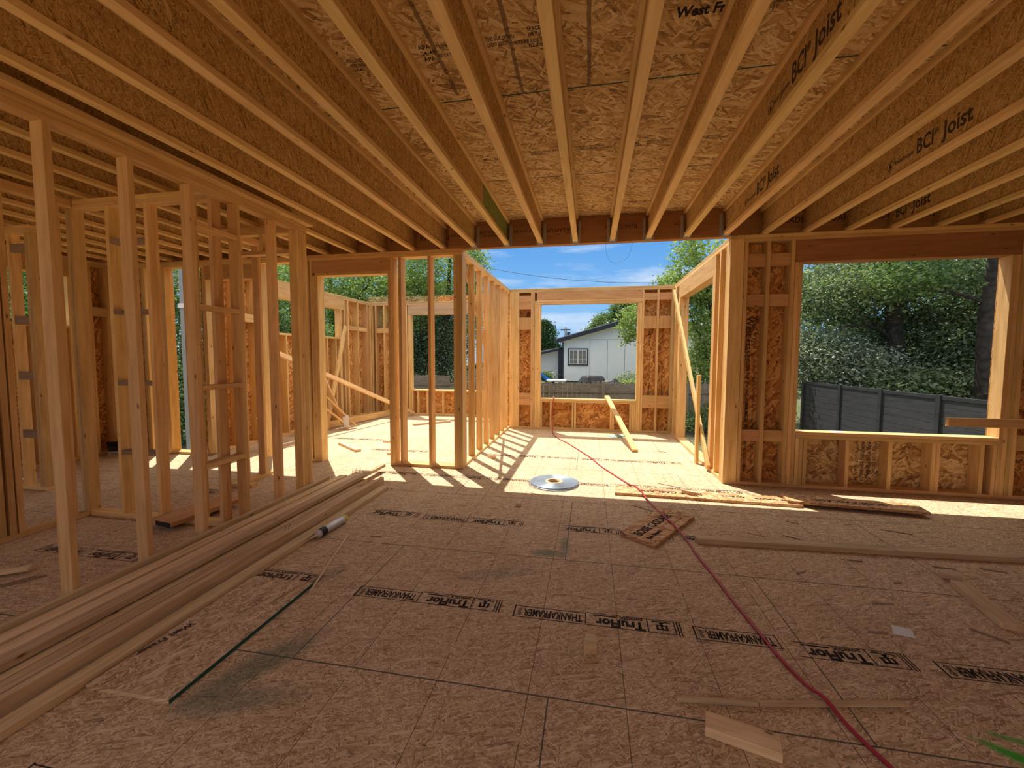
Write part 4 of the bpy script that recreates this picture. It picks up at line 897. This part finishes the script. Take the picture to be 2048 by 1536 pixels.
# ------------------------------------------------------------------ neighbour's house
M['siding'] = plain('white_painted_siding', (.90, .90, .90), .6, noise=.02, nscale=3)
M['trim_dark'] = plain('charcoal_trim', (.035, .04, .055), .5)
M['roof'] = plain('grey_shingle_roof', (.30, .31, .33), .8, noise=.2, nscale=14)
M['glass'] = plain('window_glass', (.16, .19, .20), .08, spec=.8)
M['vinyl'] = plain('white_vinyl', (.82, .82, .82), .4)
hs = E('house', "neighbour's white gabled house with charcoal fascia seen through the bay window", 'house', (2, 22, .1)); hi = hs.matrix_basis.inverted()
def H(nm, x0, x1, y0, y1, z0, z1, m_, par=None): return S(nm, x0, x1, y0, y1, z0, z1, M[m_], par or hs)
o = prism('gable_wall', [(-1.37-2, .08), (6.6-2, .08), (6.6-2, 2.2), (2.7-2, 3.30), (-1.37-2, 2.24)], 0, 7, M['siding'], hs, axis='Y'); o.location = (0, 0, 0)
# move profile coordinates to the parent's frame (z in profile is world height minus .1)
for xj in (.85, 1.71, 2.55, -.03): H('siding_joint', xj-.006, xj+.006, 21.992, 21.999, .2, 2.3, 'trim_dark')
H('siding_joint', -1.3, 6.5, 21.992, 21.999, 2.345, 2.352, 'trim_dark')
B('roof', (-1.75, 25.4, 2.33), (2.75, 25.4, 3.63), 7.6, .10, M['roof'], hs, up=(-.28, 0, 1)); B('roof', (2.7, 25.4, 3.63), (7.0, 25.4, 2.35), 7.6, .10, M['roof'], hs, up=(.28, 0, 1))
B('fascia', (-1.75, 21.58, 2.24), (2.73, 21.58, 3.53), .04, .20, M['trim_dark'], hs); B('fascia', (2.70, 21.58, 3.53), (7.0, 21.58, 2.26), .04, .20, M['trim_dark'], hs)
B('downspout', (-1.42, 21.95, .2), (-1.42, 21.95, 2.2), .07, .06, M['trim_dark'], hs, up=(0, 1, 0))
wn = H('window', -1.16, -.12, 21.93, 21.995, 1.01, 1.89, 'trim_dark'); wi = wn.matrix_basis.inverted()
def W(nm, x0, x1, y0, y1, z0, z1, m_):
    o = S(nm, x0, x1, y0, y1, z0, z1, M[m_]); o.matrix_basis = wi @ hi @ o.matrix_basis; o.parent = wn; return o
W('window_frame', -1.10, -.18, 21.915, 21.94, 1.07, 1.83, 'vinyl'); 
for x0, x1 in ((-1.05, -.67), (-.61, -.23)): W('pane', x0, x1, 21.905, 21.92, 1.11, 1.79, 'glass')
for x in (-.86, -.42): W('grid_bar', x-.008, x+.008, 21.898, 21.904, 1.11, 1.79, 'vinyl')
for z in (1.34, 1.56):
    for x0, x1 in ((-1.05, -.67), (-.61, -.23)): W('grid_bar', x0, x1, 21.898, 21.904, z-.008, z+.008, 'vinyl')
sh = E('shed', 'lower white outbuilding left of the neighbour house', 'shed', (-3.4, 23, .1))
prism('wall_block', [(-3.6, .0), (1.70, .0), (1.70, 1.72), (-3.6, .6)], 0, 4, M['siding'], sh, axis='Y')
B('roof', (-7.1, 24.8, .72+.12), (-1.55, 24.8, 1.94), 4.4, .09, M['roof'], sh, up=(-.2, 0, 1)); B('fascia', (-7.1, 22.58, .66), (-1.55, 22.58, 1.88), .03, .12, M['trim_dark'], sh)
o = S('garden_gate', -1.70, -1.40, 22.6, 22.66, .1, 1.95, M['trim_dark']); tag(o, 'dark narrow gate between the shed and the house', 'gate')
# slide
M['blue'] = plain('blue_plastic', (.02, .16, .55), .3, spec=.5)
sp = [(-2.95, 20.6, 1.15), (-2.55, 20.6, .72), (-2.2, 20.6, .38), (-1.9, 20.6, .22), (-1.72, 20.6, .20)]
v, f = [], []
for (x, y, z) in spline(sp, 4):
    for dy, dz in ((-.25, .12), (-.22, .12), (-.2, 0), (.2, 0), (.22, .12), (.25, .12), (.22, -.03), (-.22, -.03)): v.append((x, y+dy, z+dz))
n = len(v)//8
for i in range(n-1):
    for k in range(8): f.append((i*8+k, i*8+(k+1) % 8, (i+1)*8+(k+1) % 8, (i+1)*8+k))
f += [tuple(range(8))[::-1], tuple(range((n-1)*8, n*8))]
o = mesh('playground_slide', v, f, M['blue']); tag(o, 'blue plastic slide in the neighbour yard', 'slide')
sb = E('trampoline', 'low white-topped platform at the foot of the blue slide', 'platform', (-1.55, 20.4, .12))
S('top_pad', -2.05, -1.15, 19.9, 20.9, .28, .34, M['vinyl'], sb); 
for x in (-2.0, -1.2):
    for y in (19.95, 20.85): S('leg', x-.02, x+.02, y-.02, y+.02, .12, .28, M['trim_dark'], sb)
# bicycle
bc = E('bicycle', 'small bicycle parked against the shed wall', 'bicycle', (-1.95, 21.9, .15))
for xx in (-.33, .33):
    tube('wheel', [(xx+.2*math.cos(a), 0, .2+.2*math.sin(a)) for a in [2*math.pi*k/24 for k in range(25)]], .012, M['trim_dark'], bc, 6)
tube('frame', [(-.33, 0, .2), (-.12, 0, .47), (.24, 0, .45), (.33, 0, .2)], .012, M['steel'], bc, 6); tube('frame', [(-.12, 0, .47), (0, 0, .2), (.24, 0, .45)], .012, M['steel'], bc, 6)
tube('handlebar', [(.24, 0, .45), (.26, 0, .56), (.18, .05, .58)], .011, M['steel'], bc, 6); S('seat', -2.17, -2.0, 21.86, 21.94, .68, .71, M['trim_dark'], bc)
# covered grill, covered parasol
def cover(name, label, cat, prof, loc, squash=(1, .7), sides=26, wob=.05):
    v, f = [], []; n = len(prof)
    for k in range(sides):
        th = 2*math.pi*k/sides; q = 1+wob*math.sin(5*th)+wob*.6*math.sin(9*th+1)
        for r_, z in prof: v.append((r_*math.cos(th)*squash[0]*q, r_*math.sin(th)*squash[1]*q, z))
    for k in range(sides):
        for i in range(n-1): a = k*n+i; b_ = ((k+1) % sides)*n+i; f.append((a, b_, b_+1, a+1))
    o = mesh(name, v, f, M['cover'], smooth=False, loc=loc); return tag(o, label, cat)
M['cover'] = plain('black_vinyl_cover', (.03, .03, .033), .4, noise=.2)
cover('covered_grill', 'barbecue under a black cover behind the picket fence', 'grill', [(0, .62), (.55, .62), (.66, .55), (.85, .35), (.88, 0)], (-.02+.12, 18.9, 0), (.72, .5))
cover('covered_parasol', 'pointed black cover beside the barbecue behind the fence', 'cover', [(0, .52), (.05, .50), (.18, .34), (.42, .12), (.62, 0)], (1.08, 18.9, .0), (1, .8), wob=.09)
o = lathe('metal_bin', [(0, 0), (.2, 0), (.2, .28), (.17, .33), (0, .33)], M['steel'], sides=20, loc=(.62, 19.0, .08)); tag(o, 'small grey metal bin right of the covered barbecue', 'bin')
# utility pole and wires
up_ = E('utility_pole', 'thin utility pole far behind the white house', 'pole', (-2.35, 40, 0))
tube('pole', [(0, 0, 0), (0, 0, 4.25)], .11, plain('pole_wood', (.12, .15, .19), .8), up_, 8); S('cross_arm', -2.35-.45, -2.35+.45, 39.9, 40.0, 3.95, 4.07, M['trim_dark'], up_); S('transformer', -2.35+.15, -2.35+.45, 39.75, 39.9, 3.4, 3.8, M['trim_dark'], up_)
for k, (a, b_, s_, lab) in enumerate((((-2.4, 40, 4.0), (-9, 38, 4.9), .25, 'upper utility wire leaving the pole'), ((-2.4, 40, 3.3), (-11, 38, 3.9), .3, 'lower utility wire leaving the pole'), ((-2.4, 40, 3.0), (9, 42, 3.3), .3, 'utility wire running behind the house roof'), ((-9.5, 30, 8.4), (8.5, 30, 6.6), .75, 'sagging utility wire high above the bay end wall'))):
    a, b_ = Vector(a), Vector(b_)
    o = tube('utility_wire', [a.lerp(b_, t_/14)-Vector((0, 0, 4*s_*(t_/14)*(1-t_/14))) for t_ in range(15)], .018 if k < 3 else .014, M['black'], sides=5); tag(o, lab, 'wire', 'utility wires')

# ------------------------------------------------------------------ trees
def leaf_mat(name, c1, c2, trans=.35):
    m = bpy.data.materials.new(name); m.use_nodes = True; t = m.node_tree; t.nodes.clear(); L = t.links.new
    out = N(t, 'ShaderNodeOutputMaterial'); d = N(t, 'ShaderNodeBsdfDiffuse'); tr = N(t, 'ShaderNodeBsdfTranslucent'); gl = N(t, 'ShaderNodeBsdfGlossy'); gl.inputs['Roughness'].default_value = .35; gl.inputs['Color'].default_value = (.8, .85, .8, 1)
    g = N(t, 'ShaderNodeNewGeometry'); r = ramp(t, [(0, c1), (1, c2)]); L(g.outputs['Random Per Island'], r.inputs[0])
    L(r.outputs[0], d.inputs[0]); hs_ = N(t, 'ShaderNodeMixRGB', blend_type='MULTIPLY'); hs_.inputs[0].default_value = 1; hs_.inputs[2].default_value = (1.0, 1.1, .5, 1); L(r.outputs[0], hs_.inputs[1]); L(hs_.outputs[0], tr.inputs[0])
    m1 = N(t, 'ShaderNodeMixShader'); m1.inputs[0].default_value = trans; L(d.outputs[0], m1.inputs[1]); L(tr.outputs[0], m1.inputs[2])
    m2 = N(t, 'ShaderNodeMixShader'); m2.inputs[0].default_value = .035; L(m1.outputs[0], m2.inputs[1]); L(gl.outputs[0], m2.inputs[2]); L(m2.outputs[0], out.inputs[0])
    return m
M['leaf_bright'] = leaf_mat('bright_leaves', (.16, .25, .06), (.42, .50, .18), .38)
M['leaf_mid'] = leaf_mat('mid_green_leaves', (.08, .15, .05), (.25, .33, .13), .33)
M['leaf_dark'] = leaf_mat('dark_green_leaves', (.035, .075, .03), (.36, .42, .24), .30)
M['leaf_grey'] = leaf_mat('grey_green_leaves', (.12, .17, .10), (.52, .56, .44), .3)
M['leaf_conifer'] = leaf_mat('conifer_needles', (.025, .07, .025), (.075, .14, .045), .15)
M['bark'] = plain('tree_bark', (.055, .043, .034), .9, noise=.55, nscale=9)
def leaves(name, blobs, size, material, parent, seed=0, aspect=.5, clump=.22, per=26):
    """blobs: (x, y, z, rx, ry, rz, n_leaves) in world; leaves gathered in small sprays"""
    g = np.random.default_rng(seed+5); P = []
    for x, y, z, rx, ry, rz, n in blobs:
        n = int(n*1.9)
        nc = max(1, int(n/per)); d = g.normal(size=(nc, 3)); d /= np.linalg.norm(d, axis=1)[:, None]; rad = g.uniform(.25, 1, nc)**.45
        c = np.array([x, y, z])+d*rad[:, None]*np.array([rx, ry, rz])
        q = np.repeat(c, per, axis=0)+g.normal(size=(nc*per, 3))*clump*np.array([1, 1, .7]); P.append(q)
    P = np.concatenate(P); n = len(P)
    a = g.normal(size=(n, 3)); a[:, 2] = a[:, 2]*.5-.25; a /= np.linalg.norm(a, axis=1)[:, None]
    b_ = g.normal(size=(n, 3)); b_ -= a*(a*b_).sum(1)[:, None]; b_ /= np.linalg.norm(b_, axis=1)[:, None]; c_ = np.cross(a, b_)
    s = size*.66*g.uniform(.6, 1.25, n)[:, None]
    V = np.empty((n, 4, 3)); V[:, 0] = P-a*s; V[:, 1] = P+b_*s*aspect+c_*s*.12; V[:, 2] = P+a*s; V[:, 3] = P-b_*s*aspect+c_*s*.12
    off = np.array(parent.matrix_basis.translation) if parent is not None else 0
    V = (V.reshape(-1, 3)-off)
    me = bpy.data.meshes.new(name); me.vertices.add(4*n); me.vertices.foreach_set('co', V.ravel())
    me.loops.add(4*n); me.loops.foreach_set('vertex_index', np.arange(4*n)); me.polygons.add(n); me.polygons.foreach_set('loop_start', np.arange(n)*4); me.polygons.foreach_set('loop_total', np.full(n, 4))
    me.update(calc_edges=True); me.materials.append(material); o = bpy.data.objects.new(name, me); COL.objects.link(o); o.parent = parent; return o
def tree(label, base, trunk, branches, blobs, size, material, seed, r0=.2, name='tree', clump=.22, per=26, cat='tree', group=None):
    e = E(name, label, cat, base, group=group); inv = e.matrix_basis.inverted()
    tr = [inv @ Vector(p) for p in trunk]; n = len(tr)
    if trunk: tube('trunk', spline(tr, 4), [max(.03, r0*(1-.75*k/((n-1)*4))) for k in range((n-1)*4+1)], M['bark'], e, 12)
    for b_ in branches:
        q = spline([inv @ Vector(p) for p in b_[0]], 4); k_ = len(q); tube('branch', q, [b_[1]*(1-.7*j/(k_-1)) for j in range(k_)], M['bark'], e, 8)
    leaves('crown', blobs, size, material, e, seed, clump=clump, per=per)
    return e
G0 = -1.1
tg = 'trees outside the house'
# bright trees beyond the far left room
tree('big sunlit broadleaf tree above the far room walls, left of centre', (-12, 18, G0), [(-12, 18, G0), (-11.9, 18, 1.5), (-12.2, 18.2, 4), (-12, 18, 7)], [([(-12, 18, 2.5), (-10.5, 17.6, 4), (-9.5, 17.5, 5)], .09)],
     [(-12, 18, 5.2, 2.8, 2, 2.2, 9000), (-9.4, 17.6, 4.2, 1.8, 1.6, 1.7, 6000), (-14.6, 18, 4.2, 2.2, 1.8, 2.2, 6000), (-11.5, 17.6, 2.2, 3.0, 1.4, 1.2, 5000)], .10, M['leaf_bright'], 1, .22, group=tg)
tree('bright airy tree above the studs beside the bay', (-6.8, 19, G0), [(-6.8, 19, G0), (-6.9, 19, 2), (-6.6, 19, 4.5), (-6.5, 19, 7)], [([(-6.8, 19, 3), (-5.7, 18.8, 4.6), (-5.0, 18.8, 5.6)], .07)],
     [(-7.0, 19, 5.6, 2.0, 1.6, 2.0, 6500), (-5.2, 18.8, 5.0, .55, .6, 1.9, 1500), (-5.25, 18.8, 3.2, .45, .6, 1.0, 900), (-8.2, 18.8, 4.0, 1.6, 1.3, 1.3, 4000)], .10, M['leaf_bright'], 2, .2, group=tg)
tree('dark leafy tree filling the far window opening', (-8.6, 20.6, G0), [(-8.6, 20.6, G0), (-8.5, 20.5, 1), (-8.7, 20.5, 3.2)], [([(-8.6, 20.5, .8), (-7.6, 20.2, 2.1)], .06)],
     [(-8.9, 20.6, 2.4, 2.2, 1.2, 1.9, 13000), (-7.0, 19.6, 2.2, 1.3, 1.0, 1.5, 8000), (-10.4, 20.8, 1.8, 1.7, 1.2, 1.6, 6000), (-8.4, 19.2, .5, 2.6, .7, .9, 7000)], .085, M['leaf_dark'], 3, .16, group=tg)
tree('dense tree outside the high far-left window', (-11.5, 12, G0), [(-11.5, 12, G0), (-11.6, 12, 1.5), (-11.3, 12, 4)], [],
     [(-11.5, 12, 2.8, 2.2, 1.8, 2.0, 11000), (-10.4, 13.6, 1.6, 1.4, 1.2, 1.3, 5000), (-11.4, 10.3, .3, 1.3, 1.0, 1.4, 6000)], .09, M['leaf_mid'], 4, .2, group=tg)
tree('leafy tree outside the outer left window', (-14.0, 8.0, G0), [(-14, 8, G0), (-14, 8, 2), (-13.8, 8, 5)], [],
     [(-14, 7.8, 2.2, 1.8, 2.8, 1.3, 12000), (-14, 9.8, 3.6, 1.6, 2.0, 1.8, 8000)], .10, M['leaf_mid'], 5, .2, group=tg)
# right of the bay
tree('slender bright tree rising behind the right side of the bay', (4.2, 14.6, -.6), [(4.2, 14.6, -.6), (4.0, 14.5, 1.5), (3.7, 14.4, 3.2), (3.1, 14.2, 4.8)], [([(3.9, 14.5, 1.6), (3.3, 14.2, 2.3), (3.0, 14, 2.9)], .04), ([(3.7, 14.4, 3.0), (2.6, 14, 3.5), (1.7, 13.8, 3.0)], .035)],
     [(3.0, 14.2, 4.3, .55, .7, 1.25, 1500), (3.9, 14.4, 2.6, .85, .8, 1.4, 3600), (3.2, 14.2, 3.6, .8, .7, .5, 1500), (2.5, 14, 3.7, .5, .5, .3, 500), (1.35, 13.8, 2.5, .45, .4, .62, 950), (3.6, 14.3, 1.0, .8, .6, .9, 2400), (4.2, 14.6, 4.5, .5, .6, .8, 900), (3.3, 14.0, -.1, .6, .5, .5, 1200)], .085, M['leaf_bright'], 6, .13, clump=.13, per=18, group=tg)
# behind the wide window
tree('large dark tree with a grey trunk centred in the wide window', (8.4, 13.6, G0), [(8.4, 13.6, G0), (8.45, 13.6, .8), (8.35, 13.6, 2.4), (8.1, 13.6, 4.2), (8.0, 13.6, 6)], [([(8.4, 13.6, 1.9), (7.6, 13.3, 2.35), (6.8, 13.2, 2.3)], .055), ([(8.3, 13.6, 2.8), (9.6, 13.3, 3.7), (10.6, 13.2, 3.6)], .08)],
     [(8.6, 14.8, 4.3, 1.8, 1.2, 1.3, 5200), (7.3, 14.4, 3.4, 1.2, 1.0, 1.0, 3800), (10.4, 14.8, 3.2, 1.5, 1.1, 1.2, 4200), (9.4, 14.6, 1.9, 1.7, 1.0, 1.1, 6000), (7.2, 13.0, 3.3, 1.2, .6, .45, 1500), (8.5, 12.6, .55, 1.3, .5, .45, 2600), (9.3, 12.8, 3.4, .9, .5, .35, 1200)], .09, M['leaf_dark'], 7, .30, group=tg, per=70, clump=.27)
tree('grey-green shrubby tree low in the wide window', (6.7, 14.2, G0), [(6.7, 14.2, G0), (6.7, 14.2, 0), (6.9, 14.2, 1.4)], [([(6.7, 14, .5), (6.2, 13.8, 1.6)], .03)],
     [(6.9, 14.0, 1.3, 1.1, .8, 1.0, 6500), (7.9, 13.4, .9, .9, .6, .7, 4500), (6.0, 14.4, 1.8, .6, .6, .8, 1800)], .075, M['leaf_grey'], 8, .08, group=tg, per=60, clump=.24)
tree('dark thicket in the right half of the wide window', (10.6, 13.4, G0), [(10.6, 13.4, G0), (10.6, 13.4, .3), (10.5, 13.4, 1.6)], [],
     [(10.3, 13.2, 1.4, 1.3, .9, 1.2, 8500), (11.4, 12.6, 2.4, 1.2, 1.0, 1.6, 7000), (9.6, 12.4, .5, 1.0, .6, .6, 4000), (12.6, 14.5, 4.2, 2.2, 1.4, 1.6, 5000)], .085, M['leaf_dark'], 9, .1, group=tg, per=70, clump=.27)
tree('tall tree with a thick furrowed trunk at the right of the wide window', (9.15, 11.6, G0), [(9.15, 11.6, G0), (9.1, 11.6, 1), (9.0, 11.6, 2.2), (9.05, 11.6, 3.6), (9.0, 11.6, 6)], [([(9.0, 11.6, 2.7), (8.4, 11.8, 3.0), (7.7, 12, 3.1)], .05)],
     [(9.0, 12.0, 5.6, 2.4, 1.6, 1.1, 7000), (7.7, 12.0, 3.45, .7, .6, .4, 1300)], .085, M['leaf_mid'], 10, .27, group=tg)
tree('background trees closing the view right of the house plot', (9, 21, 0), [(9, 21, 0), (9, 21, 3)], [],
     [(9.5, 21, 2.2, 3.0, 1.5, 2.2, 6000), (15.5, 19, 2.5, 3.5, 1.8, 2.6, 6500), (6.2, 17.6, 1.0, 1.0, .8, 1.4, 3500)], .13, M['leaf_mid'], 11, .2, group=tg)
# behind the neighbour's house
tree('rounded conifer left of the utility pole', (-4.2, 40, 0), [(-4.2, 40, 0), (-4.2, 40, 4.6)], [], [(-4.3, 40, 3.2, 1.2, 1, 1.5, 4500), (-4.4, 40, 4.3, .6, .6, .6, 1200), (-3.4, 40, 2.2, .7, .6, .5, 1200)], .14, M['leaf_conifer'], 12, .15, clump=.2, group=tg)
tree('big dark broadleaf tree behind the white house roof', (2.8, 38, 0), [(2.8, 38, 0), (2.8, 38, 5)], [], [(3.4, 38, 5.2, 1.7, 1.2, 1.7, 7500), (1.2, 38, 4.0, 1.1, 1, 1.2, 4200), (.3, 38, 3.4, .7, .8, .8, 2000), (5.2, 38, 5.8, 1.6, 1, 1.6, 3500)], .15, M['leaf_mid'], 13, .3, group=tg)
# shrubs
for lab, x, y, z, r_, m_, sd in (('grey-green shrub against the white house wall', 1.85, 20.6, .35, .55, 'leaf_grey', 20), ('bright yellow-green shrub just behind the picket fence', 1.75, 19.2, .12, .42, 'leaf_bright', 21), ('small round bush beside the bicycle', -2.2, 21.2, .45, .22, 'leaf_mid', 22), ('bushy undergrowth behind the fence right of the bay', 3.4, 13.2, -.4, .6, 'leaf_mid', 23)):
    e = E('shrub', lab, 'shrub', (x, y, z-.3)); tube('stem', [(0, 0, -.2), (0, 0, .3)], .02, M['bark'], e, 6)
    leaves('foliage', [(x, y, z, r_*1.4, r_*.8, r_*.8, 1800)], .05, M[m_], e, sd, clump=.10)
# pale porch column glimpsed at the left
pc = E('porch_column', 'pale grey square column glimpsed through the left opening', 'column', (-7.0, 6.35, G0))
M['grey_paint'] = plain('grey_painted_column', (.33, .35, .37), .6); S('shaft', -7.16, -7.0, 6.27, 6.43, G0, 3.2, M['grey_paint'], pc); S('trim_band', -7.18, -6.98, 6.25, 6.45, 2.28, 2.36, M['vinyl'], pc)
